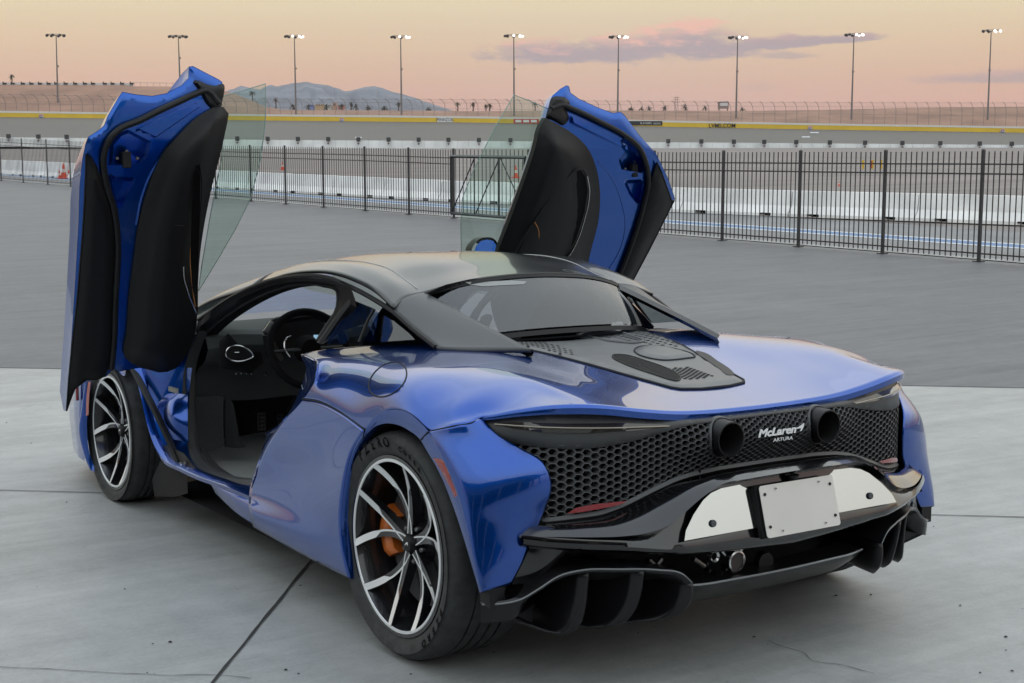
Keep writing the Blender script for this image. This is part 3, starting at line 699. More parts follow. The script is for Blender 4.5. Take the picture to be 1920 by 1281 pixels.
while x < 1930 and k < 98:
    b = P(x, interp(x, inner_top)+12, d=DI-.4); G().tube([b, b+up*2.1], .022, 3).build('fence_post', CF, tw, smooth=False); x += 20.8; k += 1
# palms
PT = mat('palm_trunk', (.09, .06, .045), rough=.9); PF = mat('palm_fronds', (.045, .055, .035), rough=.8)
pal = [(22, 140, 160, 1), (473, 170, 193, 1), (517, 184, 206, 1), (549, 196, 206, 0), (578, 197, 206, 0), (612, 196, 206, 0), (641, 196, 207, 0), (658, 191, 207, 1), (667, 196, 207, 0), (690, 198, 207, 0), (721, 199, 208, 0), (747, 192, 208, 1), (803, 202, 208, 0), (858, 192, 208, 1), (887, 191, 208, 1), (911, 196, 209, 1), (918, 194, 209, 1),
       (1003, 192, 209, 1), (1183, 201, 208, 0), (1203, 202, 208, 0), (1217, 200, 208, 0), (1247, 199, 208, 0), (1284, 197, 208, 0), (1323, 199, 208, 0), (1391, 202, 209, 0)]
rnd = random.Random(3)
for i, (x, yt, yb, tall) in enumerate(pal):
    dd = DB+20; b = P(x, yb+2, d=dd); tp = P(x, yt+2, d=dd); H = tp.z-b.z
    near = 'alone on the dirt bank at far left' if i == 0 else 'left of the mountains, seen through the left window' if i == 1 else 'below the mountains' if x < 850 else 'between the mountains and the right window' if x < 950 else 'seen through the right window' if x < 1020 else 'low on the bank right of the right door'
    kin = sum(1 for q in pal[:i] if (q[0] < 850) == (x < 850) and (q[0] > 1020) == (x > 1020) and i > 1)
    t_ = thing('palm_tree', ('tall' if tall else 'short') + ' palm ' + near + (', %s palm from the left' % ordw(i)), 'palm tree', tuple(b), 'palm trees behind the track')
    G().tube([b, b.lerp(tp, .5)+CAM_R*.1, tp], [.22, .16, .18], 6).build('trunk', PT, t_)
    g = G(); nf = 26
    rr = 1.25 if tall else 1.7
    for k in range(nf):
        a = rnd.uniform(0, 2*math.pi); e = rnd.uniform(-.7, 1.2); dirv = V((math.cos(a)*math.cos(e), math.sin(a)*math.cos(e), math.sin(e)))
        L_ = rr*rnd.uniform(.7, 1.15); pts = [tp+dirv*L_*u-up*(u*u*L_*.55) for u in (0, .35, .7, 1)]
        sd_ = dirv.cross(up).normalized()*.16
        for j in range(3):
            wa, wb = (1-.25*j), (1-.25*(j+1))
            g.add([pts[j]-sd_*wa, pts[j]+sd_*wa, pts[j+1]+sd_*wb-up*.08, pts[j+1]-sd_*wb-up*.08], [(0, 1, 2, 3)])
    g.build('crown', PF, t_, smooth=False)
# white stadium rail on the left bank
g = G(); WR = mat('rail_white', (.62, .58, .56), rough=.7)
rl = thing('grandstand_rail', 'white railing with dark seats along the top of the dirt bank at left', 'railing', tuple(P(120, 158, d=DB+9)))
g.raw([[P(x, interp(x, bank_top)+.5, d=DB+9) for x in range(-60, 251, 10)], [P(x, interp(x, bank_top)-4.5, d=DB+9) for x in range(-60, 251, 10)]]); g.build('rail_wall', WR, rl, smooth=False)
for x in range(-10, 250, 17):
    c = P(x+rnd.uniform(-3, 3), 156.8, d=DB+8.5); G().box(c, (.9, .5, .45), rot).box(c-CAM_R*.5+up*.1, (.2, .4, .9), rot).build('seat', BXM, rl, smooth=False)
g = G()
for x in range(252, 345, 12): b = P(x, 163, d=DB+9); g.tube([b, b+up*1.2], .05, 3)
g.tube([P(250, 155, d=DB+9), P(345, 156.5, d=DB+9)], .05, 3); g.build('rail_post', CF, rl, smooth=False)
# small things far off
HUT = mat('hut_wall', (.32, .26, .24), rough=.8)
c = P(1356, 198, d=DB+30); t_ = thing('scoring_hut', 'small tan hut on legs with a white board beside the palms at right', 'hut', tuple(c))
G().box(c, (3.0, 2.4, 1.9), rot).box(c-CAM_R*1.3-up*1.5, (.3, .3, 1.6), rot).box(c+CAM_R*1.3-up*1.5, (.3, .3, 1.6), rot).build('hut_body', HUT, t_, smooth=False)
G().box(c+up*1.1, (3.5, 2.9, .3), rot, taper=.6).build('roof', mat('hut_roof', (.25, .2, .18)), t_, smooth=False)
G().box(c-CAM_F*1.3+up*.1, (2.3, .1, 1.0), rot).build('board', WPAN, t_, smooth=False)
c = P(1268, 196, d=DB+120); g = G()
for s_ in (-1, 1): g.tube([c-up*2.6+CAM_R*s_*.7, c+up*2.6+CAM_R*s_*.35], .09, 3)
for k in range(6): g.tube([c+up*(-2.4+k*.9)-CAM_R*.65, c+up*(-1.6+k*.9)+CAM_R*.6], .06, 3)
for zz in (.8, 1.7, 2.5): g.tube([c+up*zz-CAM_R*1.3, c+up*zz+CAM_R*1.3], .07, 3)
tag(g.build('pylon', CF, smooth=False), 'faint lattice power pylon behind the palms right of the right door', 'pylon')
cols = [(.5, .3, .2), (.2, .25, .5), (.55, .5, .45), (.5, .35, .2), (.45, .2, .15)]
for i, (x, y, ww, hh) in enumerate([(584, 200, 10, 7), (600, 199, 16, 8), (619, 200, 7, 9), (628, 198, 6, 12), (640, 200, 12, 6)]):
    c = P(x, y, d=DB+300); k = (DB+300)/FPX
    o = thing('distant_building', ['low blue building', 'wide tan building', 'small pale building', 'tall orange building', 'low red building'][i]+' far off below the mountains', 'building', tuple(c), 'buildings below the mountains')
    G().box(c-up*hh*k*.3, (ww*k, 4, hh*k*1.4), rot).build('wall', mat('bldg%d' % i, [cols[1], cols[3], cols[2], cols[0], cols[4]][i], rough=.8), o, smooth=False)
    g = G()
    for q in range(3): g.box(c+CAM_R*(q-1)*ww*k*.28-CAM_F*2.1+up*hh*k*.05, (ww*k*.12, .2, hh*k*.35), rot)
    g.build('window', mat('bldg_window', (.08, .08, .1), rough=.3), o, smooth=False)
# cones, barrels
ORG = mat('cone_orange', (.65, .07, .02), rough=.5); CW = mat('cone_white', (.6, .56, .5), rough=.6)
def cone(px, py, hpx, dz, label, x=None, grp='orange traffic cones'):
    b = P(px, py, z=dz); k = (b-CAM_C).dot(CAM_F)/FPX; H = hpx*k
    t_ = thing('traffic_cone', label, 'traffic cone', tuple(b), grp)
    G().lathe([(H*.05, H*.2), (H*.4, H*.14)], b, 'z', 16).lathe([(H*.62, H*.10), (H, H*.03), (H, 0)], b, 'z', 16).build('cone_body', ORG, t_)
    G().lathe([(H*.4, H*.141), (H*.62, H*.10)], b, 'z', 16).build('reflective_band', CW, t_)
    G().box(b+up*H*.03, (H*.55, H*.55, H*.06)).build('base', ORG, t_, smooth=False)
cone(120, 335, 29, 0, 'large orange cone with pale band, centre of the cluster left of the left door')
cone(112, 335, 16, 0, 'short orange cone at the left of the cluster behind the fence')
cone(129, 335, 16, 0, 'short orange cone at the right of the cluster behind the fence')
cone(530, 319, 16, .65, 'small orange cone standing on the white barriers left of the second post')
cone(967, 334, 24, .6, 'small orange cone on the barriers seen through the right side window')
cone(1573, 349, 9, .6, 'tiny red and white cone on the barriers at right')
YB = mat('marker_yellow', (.6, .38, .03), rough=.6); RB = mat('marker_red', (.45, .06, .02), rough=.6)
for i, (x, m_, nm) in enumerate([(1618, YB, 'leftmost thin yellow'), (1636, YB, 'middle red and yellow'), (1652, YB, 'rightmost yellow')]):
    b = P(x, 317, z=0); H = 17*(b-CAM_C).dot(CAM_F)/FPX
    t_ = thing('marker_post', nm+' marker post standing on the infield beyond the barriers', 'marker post', tuple(b), 'yellow marker posts on the infield')
    G().tube([b, b+up*H], H*.12, 8).build('post_body', m_, t_)
    if i == 1: G().tube([b+up*H*.1-CAM_R*H*.14, b+up*H*.9-CAM_R*H*.14], H*.1, 8).build('red_side', RB, t_)

for o in list(scn.objects):
    if o.name not in _before and o.parent is None: o.matrix_world = LEVEL @ Matrix.Translation(o.location)
CAM_F, CAM_R, CAM_U, CAM_C = APRON_CAM
# ==================================================================== CAR
car = thing('sports_car', 'metallic blue mid-engined sports car with both doors raised and black roof', 'car', (0, 0, 0))
def AJ(p):
    p = V(p); return V((p.x, .964*p.y+.026*p.z-.009, .9977*p.z+.0131*p.y+.0012))
def L3(lst): return [V(q) for q in lst]
def neg(p): return V((-p.x, p.y, p.z))
def quarter(a, b, n, ex=1.0):
    """quarter-ellipse in X/Z from a (crest, horizontal tangent) to b (side, vertical tangent)"""
    out = []
    for i in range(n+1):
        ph = (i/n)**ex*math.pi/2
        out.append(V((a.x+(b.x-a.x)*math.sin(ph), a.y+(b.y-a.y)*(i/n), b.z+(a.z-b.z)*math.cos(ph))))
    return out
# --- deck + rear fender as one flowing surface, left half (negative X)
# crest points (picked on the crease), side points (shut line / arch)
ridge = [P(572, 664, x=-.765), P(620, 665, x=-.765), P(660, 667, x=-.765), P(699, 670, x=-.76), P(764, 676, x=-.75), P(843, 686, x=-.735), P(900, 697, x=-.715), V((-.695, -.269, .886)), V((-.655, -.43, .862)), AJ((-.60, -.644, .846))]
side = [P(567, 748, x=-.928), P(600, 754, x=-.937), P(640, 775, x=-.946), P(684, 806, x=-.955), P(735, 769, x=-.958), P(785, 789, x=-.957), P(804, 809, x=-.953), P(855, 798, x=-.925), P(885, 792, x=-.89), AJ((-.858, -.388, .801))]
inn = [  # X=0, .15, .33, .47 at each station (Y, z)
    [(.60, .85), (.60, .86), (.60, .875), (.62, .885), ],
    [(.52, .86), (.52, .87), (.52, .885), (.54, .893)],
    [(.44, .875), (.44, .88), (.44, .893), (.45, .903)],
    [(.33, .885), (.33, .89), (.33, .902), (.33, .910)],
    [(.18, .883), (.18, .888), (.18, .900), (.17, .910)],
    [(.02, .872), (.02, .878), (.02, .890), (.0, .905)],
    [(-.12, .857), (-.12, .862), (-.12, .875), (-.12, .893)],
    [(-.27, .84), (-.27, .845), (-.26, .858), (-.25, .876)],
    [(-.46, .82), (-.46, .824), (-.45, .838), (-.44, .855)],
    [(-.655, .797), (-.656, .799), (-.66, .808), (-.658, .826)]]
inn = [[(lambda q: (q.y, q.z))(AJ((0, *b)))  for b in a] for a in inn]
rowsA = []
for i in range(10):
    a, b = ridge[i], side[i]
    q = quarter(a, b, 6, 1.0)
    if i in (6, 7): q = [p_.lerp(a.lerp(b, k_/6), (0, .25, .45)[i-5]) for k_, p_ in enumerate(q)]
    if i == 9: q = [a]+[AJ(k) for k in ((-.665, -.622, .851), (-.72, -.578, .848), (-.775, -.52, .836), (-.815, -.465, .822), (-.843, -.42, .809))]+[b]
    if i == 8: q = [a]+[AJ(k) for k in ((-.66, -.43, .866), (-.72, -.42, .858), (-.775, -.40, .846), (-.82, -.375, .83), (-.86, -.345, .81))]+[b]
    if i == 0: q = [P(x_, y_, x=-d_) for x_, y_, d_ in ((569, 664, .80), (584, 675, .845), (598, 685, .885), (594, 703, .908), (583, 723, .92), (575, 736, .925), (567, 748, .928))]
    X = [0, -.15, -.33, -.47]
    pre = [V((X[k], inn[i][k][0], inn[i][k][1])) for k in range(4)]
    rowsA.append(pre+q)
# each station -> row across; loft along the car
nU, nW = 96, 72
H_ = [cr([V((.0, r[0].y, r[0].z))]+r[1:], nU) for r in rowsA]
cols = [cr([H_[j][i] for j in range(10)], nW) for i in range(nU)]
for _ in range(26):
    new = [list(c_) for c_ in cols]
    for i in range(0, nU-2):
        for j in range(2, nW-2):
            lf = cols[i-1][j] if i else V((-cols[1][j].x, cols[1][j].y, cols[1][j].z))
            new[i][j] = cols[i][j]*.5+(lf+cols[i+1][j]+cols[i][j-1]+cols[i][j+1])*.125
    cols = new
g = G(); half_ = [[cols[i][j] for i in range(nU)] for j in range(nW)]
g.raw([[neg(p) for p in reversed(r)][:-1]+r for r in half_]); g.build('rear_clamshell', BLUE, car, solid=.004, off=-1)
DZR = [cr([V((0, inn[i][0][0], inn[i][0][1])), V((.15, *inn[i][1])), V((.33, *inn[i][2])), V((.47, *inn[i][3]))], 9) for i in range(10)]
def deck_z(x, y):
    ax = min(.4695, abs(x)); pts = []
    for r in DZR:
        for a, b in zip(r, r[1:]):
            if ax <= b.x: pts.append(a.lerp(b, (ax-a.x)/(b.x-a.x+1e-9))); break
        else: pts.append(r[-1])
    for a, b in zip(pts, pts[1:]):
        if b.y <= y <= a.y: return a.z+(b.z-a.z)*(a.y-y)/(a.y-b.y)
    return pts[0].z if y > pts[0].y else pts[-1].z
# trailing lip: short vertical edge under the deck
edge = [AJ(k) for k in ((0, -.655, .797), (-.15, -.656, .799), (-.33, -.66, .808), (-.47, -.658, .826), (-.60, -.644, .846), (-.665, -.622, .851), (-.72, -.578, .848), (-.775, -.52, .836), (-.815, -.465, .822), (-.843, -.42, .809), (-.858, -.388, .801))]
e_ = cr(edge, 50)
hh = [.024 if i < 36 else .024-.016*(i-36)/14 for i in range(50)]
fulle = [neg(p) for p in reversed(e_)][:-1]+e_; fh = list(reversed(hh))[:-1]+hh
g = G(); g.raw([fulle, [p+V((0, -.006, -.006)) for p in fulle], [p+V((0, -.004, -h)) for p, h in zip(fulle, fh)], [p+V((0, .03, -h-.004)) for p, h in zip(fulle, fh)]])
g.build('deck_lip', BLUE, car)
# front flange of the fender (air intake mouth) and fender blade
fo = [P(x_, y_, x=-d_) for x_, y_, d_ in ((569, 664, .80), (584, 675, .845), (598, 685, .885), (594, 703, .908), (583, 723, .92), (567, 748, .926), (545, 785, .922), (520, 803, .92), (500, 815, .918))]
fi = [P(x_, y_, x=-d_) for x_, y_, d_ in ((564, 667, .79), (569, 678, .81), (574, 690, .83), (570, 710, .85), (563, 729, .865), (554, 750, .875), (536, 782, .885), (515, 801, .895), (497, 815, .90))]
g = G(); a = cr(fo, 24); b = cr(fi, 24)
g.raw([a, [p.lerp(q, .4)+V((0, .012, 0)) for p, q in zip(a, b)], b, [q+V((.10, .02, 0)) for q in b]]); both(g, 'intake_flange', BLUE, car)

# --- side panel below the intake
sp = [[(567, 749, .925), (600, 755, .935), (640, 776, .946), (684, 808, .955)],
      [(520, 803, .92), (560, 828, .925), (610, 845, .935), (660, 848, .955)],
      [(489, 856, .912), (530, 880, .912), (590, 905, .93), (645, 915, .956)],
      [(468, 928, .912), (520, 940, .922), (590, 965, .94), (641, 985, .957)],
      [(469, 962, .945), (530, 990, .948), (600, 1022, .952), (648, 1042, .957)],
      [(476, 988, .93), (540, 1024, .932), (605, 1059, .937), (658, 1085, .95)]]
g = G(); g.grid([[P(a, b, x=-c) for a, b, c in r] for r in sp], 30, 40)
both(g, 'side_panel', BLUE, car, solid=.004)
top = [P(500, 814, x=-.918), P(493, 836, x=-.914), P(489, 856, x=-.912), P(478, 893, x=-.912), P(468, 928, x=-.912), P(467, 948, x=-.93), P(469, 965, x=-.944), P(476, 988, x=-.93)]
g = G(); a = cr(top, 20); g.raw([a, [p+V((.012, .01, 0)) for p in a], [p+V((.09, .01, 0)) for p in a]]); both(g, 'panel_flange', BLUE, car)

# --- rear corner panel (bumper side)
archo = [P(804, 810, x=-.953), P(822, 842, x=-.957), P(840, 880, x=-.958), P(856, 920, x=-.958), P(869, 965, x=-.957), P(880, 1010, x=-.955), P(893, 1065, x=-.952), P(904, 1110, x=-.945)]
mesh_e = [AJ((-.858, -.388, .800)), P(940, 821, x=-.825), P(990, 850, x=-.78), P(1033, 886, x=-.735), P(1030, 926, x=-.737), P(1014, 972, x=-.758), P(985, 1040, x=-.81), P(956, 1095, x=-.86)]
rows = []
for k, (a, b) in enumerate(zip(cr(archo, 9), cr(mesh_e, 9))):
    r = []
    for i in range(8):
        u = i/7; ph = u*math.pi/2
        r.append(V((b.x+(a.x-b.x)*math.cos(ph)**1.15, a.y+(b.y-a.y)*math.sin(ph)**1.0, a.z+(b.z-a.z)*u)))
    if k == 0: r = cr(side[6:10], 8)
    rows.append(r)
g = G(); g.grid(rows, 40, 60); both(g, 'rear_corner_panel', BLUE, car, solid=.006)
# under-edge of the corner panel
# --- wheel-arch lips
ao = [P(658, 1085, x=-.95), P(648, 1042, x=-.957), P(641, 985, x=-.957), P(645, 915, x=-.956), P(660, 848, x=-.955), P(684, 808, x=-.957), P(699, 785, x=-.959), P(720, 772, x=-.96), P(742, 768, x=-.96), P(764, 773, x=-.96), P(785, 789, x=-.959), P(804, 810, x=-.957)]+archo[1:]
ai = [P(663, 1085, x=-.94), P(653, 1042, x=-.948), P(646, 985, x=-.95), P(650, 920, x=-.95), P(664, 855, x=-.95), P(682, 822, x=-.95), P(702, 801, x=-.95), P(724, 794, x=-.95), P(746, 797, x=-.95), P(768, 808, x=-.95), P(789, 826, x=-.95), P(800, 845, x=-.95),
      P(814, 868, x=-.95), P(830, 900, x=-.95), P(846, 940, x=-.95), P(860, 980, x=-.95), P(872, 1020, x=-.948), P(886, 1068, x=-.946), P(899, 1112, x=-.94)]
ao_, ai_ = cr(ao, 90), cr(ai, 90)
g = G(); g.raw([ao_, [p.lerp(q, .5)+V((-.003, 0, 0)) for p, q in zip(ao_, ai_)], ai_, [q+V((.03, 0, 0)) for q in ai_]]); both(g, 'wheel_arch_lip', BLUE, car)
g = G(); g.raw([[q+V((.028, 0, 0)) for q in ai_], [V((-.60, q.y*.96, max(.16, q.z))) for q in ai_]]); g.add([(-.60, -.36, .20), (-.60, .38, .16), (-.60, .38, .72), (-.60, -.40, .70)], [(0, 1, 2, 3)]); both(g, 'wheel_well', DARK, car)
# shut lines (fine dark grooves on the paint)
def line(pts, r, name, m, par=None, n=40, sym=True, **k):
    g = G().tube(cr(pts, n), r, 6); return both(g, name, m, par or car, **k) if sym else g.build(name, m, par or car, **k)
GAP = mat('panel_gap', (.002, .003, .008), rough=.7)
line([p+V((-.001, 0, 0)) for p in side[:4]], .0022, 'panel_gap', GAP)
line([side[6]+V((-.002, 0, 0)), side[7]+V((-.002, -.001, 0)), side[8]+V((0, -.002, 0)), side[9]+V((0, -.003, 0))], .002, 'panel_gap', GAP)
line([ao[5]+V((-.002, 0, .002)), ao[5].lerp(ai[5], .9)+V((-.003, 0, 0))], .002, 'panel_gap', GAP, n=4)
line([ao[11]+V((-.003, 0, 0)), ai[10]+V((-.003, 0, 0))], .002, 'panel_gap', GAP, n=4)
# fuel / charge flap ring on the left fender
def on_fender(px, py):
    best = None
    for i in range(0, nU-1):
        for j in range(nW-1):
            pass
    return None
from mathutils.bvhtree import BVHTree
fv = [cols[i][j] for j in range(nW) for i in range(nU)]
ff = [(j*nU+i, j*nU+i+1, (j+1)*nU+i+1, (j+1)*nU+i) for j in range(nW-1) for i in range(nU-1)]
bvh = BVHTree.FromPolygons(fv, ff)
ringp = []
for k in range(40):
    a = 2*math.pi*k/40; ex, ey = 34*math.cos(a), 30*math.sin(a); c_, s_ = math.cos(R_(-38)), math.sin(R_(-38))
    ex, ey = 40*math.cos(a), 27*math.sin(a)
    h = bvh.ray_cast(CAM_C, ray(727+ex*c_-ey*s_, 712+ex*s_+ey*c_).normalized())
    if h[0] is not None: ringp.append(h[0]+(CAM_C-h[0]).normalized()*.001)
if len(ringp) > 20: G().tube(ringp, .0026, 6, closed=True).build('filler_flap_gap', GAP, car)

# --- side marker reflectors (rear, in the arch lip)
sm = [(812, 859), (826, 860), (834, 866), (846, 892), (856, 918), (862, 936), (861, 952), (856, 946), (842, 912), (826, 882)]
vs, fs = patch(sm, 6, lambda x, y, d: P(x, y, x=-.9565-.004*sstep(d, 0, 4)))
both(G().add(vs, fs), 'side_marker', REDL, car)

# --- fascia surface
def yf(ax, z=.7):
    tab = [(0, -.672), (.2, -.670), (.4, -.66), (.5, -.648), (.6, -.622), (.68, -.585), (.74, -.545), (.78, -.50), (.82, -.44), (.855, -.385), (.9, -.30)]
    y = interp(ax, tab)*.964+.009
    return y+.03*sstep(z, .72, .84)
def fasc(p): return p.y-yf(abs(p.x), p.z)
def FS(px, py): return PS(px, py, fasc, 3.2, 6.2)
# smooth fascia curve by arclength
axs = [i*.01 for i in range(0, 88)]
fc = [V((x, yf(x, 0), 0)) for x in axs]
# smooth the polyline
for _ in range(6): fc = [fc[0]]+[(fc[i-1]+fc[i]*2+fc[i+1])/4 for i in range(1, len(fc)-1)]+[fc[-1]]
def yf(ax, z=.7):
    i = min(86, ax/.01); k = int(i); k = min(k, 86)
    return fc[k].y+(fc[min(87, k+1)].y-fc[k].y)*(i-k)+.03*sstep(z, .74, .84)-.042*math.exp(-((z-.712)/.062)**2)*(1-sstep(ax, .25, .44))
# outlines (left half in the photo) of the full fascia and the perforated field, converted to (x, z)
def fxz(lst): return [(lambda q: (abs(q.x), q.z))(FS(a, b)) for a, b in lst]
def lipz(ax): return interp(ax, [(abs(p.x), p.z) for p in e_])
botm = [(a, b-.008) for a, b in [(0, .632), (.2, .630), (.3, .622), (.36, .612), (.42, .595), (.48, .575), (.54, .553), (.60, .537), (.68, .528), (.74, .52), (.80, .515)]]
hexo = fxz([(985, 828), (1033, 835), (1100, 829), (1190, 818), (1250, 800), (1290, 786)])
def hextop(ax):
    return interp(ax, [(0, .775), (.30, .772), (.36, .765), (.42, .752), (.50, .738), (.60, .726), (.68, .724), (.74, .728), (.80, .735)])-.009
def arcx():
    s = 0; out = [(0, 0)]
    for a, b in zip(fc, fc[1:]): s += (b-a).length; out.append((s, b.x))
    return out
ARC = arcx(); SMAX = ARC[-1][0]
def fpt(s, z):
    x = interp(abs(s), ARC); p = V((x if s > 0 else -x, yf(x, z), z)); return p
# solid frame of the fascia: top band and bottom band
g = G(); rt = []; rb = []; n = 120
for i in range(n+1):
    s = -SMAX*.985+2*SMAX*.985*i/n; x = interp(abs(s), ARC)
    zt = lipz(x)-.012; zh = min(hextop(x), zt-.004); rt.append([fpt(s, zt)+V((0, .035, 0)), fpt(s, zt-.01)+V((0, .006, 0)), fpt(s, (zt+zh)/2), fpt(s, zh)])
g.raw(rt); g.build('grille_upper_frame', PLASTG, car, solid=.004)
# hexagon mesh
g = G(); PW, PH = .0285, .0208
UM = SMAX
def warp(u, v):
    au = abs(u)/UM; s_ = u*(.66+.34*au*.9); k_ = .66+.36*min(1, au*1.25); return s_, .655+v*k_+.012*au
ncol = int(UM/(PW*.75))+6
for ci in range(-ncol, ncol+1):
    for ri in range(-13, 14):
        u, v = ci*PW*.75, ri*PH+(PH/2 if ci % 2 else 0)
        sc, zc = warp(u, v); ax = interp(abs(sc), ARC)
        if abs(sc) > SMAX*.92 or zc > hextop(ax)+.004 or zc < interp(ax, botm)-.004: continue
        if (abs(ax-.2005)/.062)**2+((zc-.716)/.060)**2 < 1: continue
        hw, hz = PW*.5, PH*.5
        oc = [(-hw, 0), (-hw*.5, hz), (hw*.5, hz), (hw, 0), (hw*.5, -hz), (-hw*.5, -hz)]
        O = [fpt(*warp(u+a, v+b)) for a, b in oc]; I = [fpt(*warp(u+a*.82, v+b*.79)) for a, b in oc]
        Ib = [q+V((0, .011, 0)) for q in I]; I = [q+V((0, -.0015, 0)) for q in I]
        g.add(O+I+Ib, [(i, (i+1) % 6, 6+(i+1) % 6, 6+i) for i in range(6)]+[(6+i, 6+(i+1) % 6, 12+(i+1) % 6, 12+i) for i in range(6)])
g.build('rear_grille', PLASTG, car, smooth=False)
# dark machinery bay behind the mesh
g = G(); rows = []
for z in (.48, .60, .70, .755): rows.append([V((x, yf(abs(x))+.14, z)) for x in [-.80+i*.05 for i in range(33)]])
g.raw(rows); g.build('engine_bay_wall', DARK, car)
g = G()
for x in (-.62, -.52, -.30, -.27, .30, .36, .52, .62): g.box((x, yf(abs(x))+.05, .63), (.006, .04, .20))
g.box((0, -.56, .60), (.5, .02, .02)).box((0, -.57, .755), (.6, .02, .012))
g.build('grille_rib', PLAST, car, smooth=False)
RADM = mat('radiator', (.06, .06, .065), rough=.4, metal=.5)
for x0_ in (-.56, .38):
    g = G().box((x0_+.09, -.488, .60), (.2, .008, .16))
    for i in range(9): g.box((x0_+.022*i, -.50, .60), (.004, .02, .15))
    g.build('radiator', RADM, car, smooth=False)
# tail pipes
g = G(); c = (-.2025, .048, .717)
g.lathe([(-.744, .046), (-.70, .044), (-.62, .043), (-.62, .0)], c, 'y', 40); both(g, 'exhaust_pipe', mat('exhaust_inner', (.01, .01, .01), rough=.5), car)
g = G(); g.lathe([(-.66, .0555), (-.70, .0545), (-.735, .0525), (-.748, .0512), (-.749, .0478), (-.742, .0455)], c, 'y', 48); both(g, 'exhaust_tip', PLAST, car)
g = G()
for r0 in range(1):
    rows = []
    for k in range(49):
        a = 2*math.pi*k/48; rows.append([V((-.2005+r*math.cos(a), yf(abs(-.2005+r*math.cos(a)), .716+r*.96*math.sin(a))-dy, .716+r*.96*math.sin(a))) for r, dy in ((.065, -.004), (.063, .004), (.0615, .006), (.0595, .004), (.058, -.08))])
    g.raw(rows)
both(g, 'exhaust_surround', PLASTG, car)
# tail lights: slim smoked lens in a recess
ll = [(922, 794), (960, 791), (1060, 794), (1160, 793), (1253, 796), (1244, 801), (1190, 807), (1100, 812), (1020, 811), (960, 804)]
vs, fs = patch(ll, 9, lambda x, y, d: FS(x, y)+V((0, -.004-.012*sstep(d, 0, 7), 0)))
both(G().add(vs, fs), 'tail_light', LENS, car)
line([FS(922, 794)+V((0, -.014, 0)), FS(1000, 799)+V((0, -.018, 0)), FS(1120, 801)+V((0, -.018, 0)), FS(1250, 798)+V((0, -.012, 0))], .0022, 'light_guide', mat('light_guide', (.30, .26, .2), rough=.2, coat=1))
# recess under the deck lip (outer part)
rr = [V((-.852, -.388, .797)), P(940, 821, x=-.825), P(975, 841, x=-.795), P(1025, 874, x=-.745)]
# fascia filler between light and corner panel edge
g = G(); rows = []
for i in range(40):
    s = -(SMAX*.62+SMAX*.37*i/39); x = interp(abs(s), ARC); zt = hextop(x); rows.append([fpt(s, zt-.0), fpt(s, zt-.001)])
# lower band of the fascia, below the mesh, with reflectors
g = G(); rt = []
for i in range(n+1):
    s = -SMAX*.93+2*SMAX*.93*i/n; x = interp(abs(s), ARC); zb = interp(x, botm)
    rt.append([fpt(s, zb+.006), fpt(s, zb-.004)+V((0, -.008, 0)), fpt(s, zb-.012)+V((0, .0, 0)), fpt(s, zb-.035)+V((0, .05, 0))])
g.raw(rt); g.build('grille_lower_frame', PLASTG, car)
rl_ = [(1058, 962), (1075, 951), (1110, 944), (1171, 938), (1158, 945), (1120, 953), (1085, 959)]
vs, fs = patch(rl_, 6, lambda x, y, d: PS(x, y, lambda p: p.y-yf(abs(p.x))-.0, 3.2, 6.2)+V((0, -.012, 0)))
both(G().add(vs, fs), 'rear_reflector', REDL, car)
# badge lettering
def badge(txt, px, py, hpx, shear, sxx, bold, name):
    vs, fs = flat_text(txt, 1.0, ext=.03, shear=shear, bold=bold, sx_=sxx); k = hpx/FPX*4.75
    c = PS(px, py, lambda p: p.y-yf(abs(p.x))+.012, 3.2, 6.2)
    G().add([c+V((v.x*k, -v.z*k, v.y*k)) for v in vs], fs).build(name, WHITE, car, smooth=False)
badge('McLaren', 1457, 809.5, 18.5, .25, 1.36, .03, 'badge_lettering'); badge('ARTURA', 1468, 823.5, 8.2, .1, 1.45, .006, 'badge_lettering')
c0 = PS(1490, 806, lambda p: p.y-yf(abs(p.x))+.012, 3.2, 6.2)
sw = [(1484, 806), (1497, 801), (1506, 794), (1508, 793), (1507, 800), (1503, 808), (1500, 809), (1502, 803), (1495, 804)]
vs, fs = patch(sw, 3, lambda x, y, d: PS(x, y, lambda p: p.y-yf(abs(p.x))+.016, 3.2, 6.2)); G().add(vs, fs).build('badge_swoosh', WHITE, car)

# --- gloss black bumper
bx = [0, .2, .29, .36, .42, .47, .53, .60, .68, .745, .79, .83]
def brow(f): return [V(f(x)) for x in bx]
r0z = {x: interp(x, botm)-.008 for x in bx}
R0 = [V((-x, yf(x)-.003, r0z[x])) for x in bx]
lipY = [-.815, -.81, -.80, -.79, -.782, -.772, -.757, -.732, -.685, -.64, -.60, -.55]
lipZ = [.628, .624, .618, .586, .548, .516, .500, .494, .492, .492, .49, .482]
R1 = [AJ((-x, y, z)) for x, y, z in zip(bx, lipY, lipZ)]
Rm = [a.lerp(b, .6)+V((0, 0, .013)) for a, b in zip(R0, R1)]
R2 = [AJ((-x, y+.045, z-.020)) if x < .40 else AJ((-x, y+.018, z-.014)) for x, y, z in zip(bx, lipY, lipZ)]
faceY = [-.79, -.79, -.788, -.785, -.785, -.775, -.76, -.735, -.69, -.645, -.61, -.56]
zb = [interp(x, [(0, .400), (.3, .418), (.43, .430), (.6, .452), (.8, .462)]) for x in bx]
zs3 = [.466 if x < .43 else zz+.030 for x, zz in zip(bx, zb)]
R3 = [AJ((-x, y, z3)) for x, y, z3 in zip(bx, faceY, zs3)]
_ = [AJ((-x, y, .466)) for x, y in zip(bx, faceY)]
R4 = [AJ((-x, y-.008, z3-.016)) for x, y, z3 in zip(bx, faceY, zs3)]
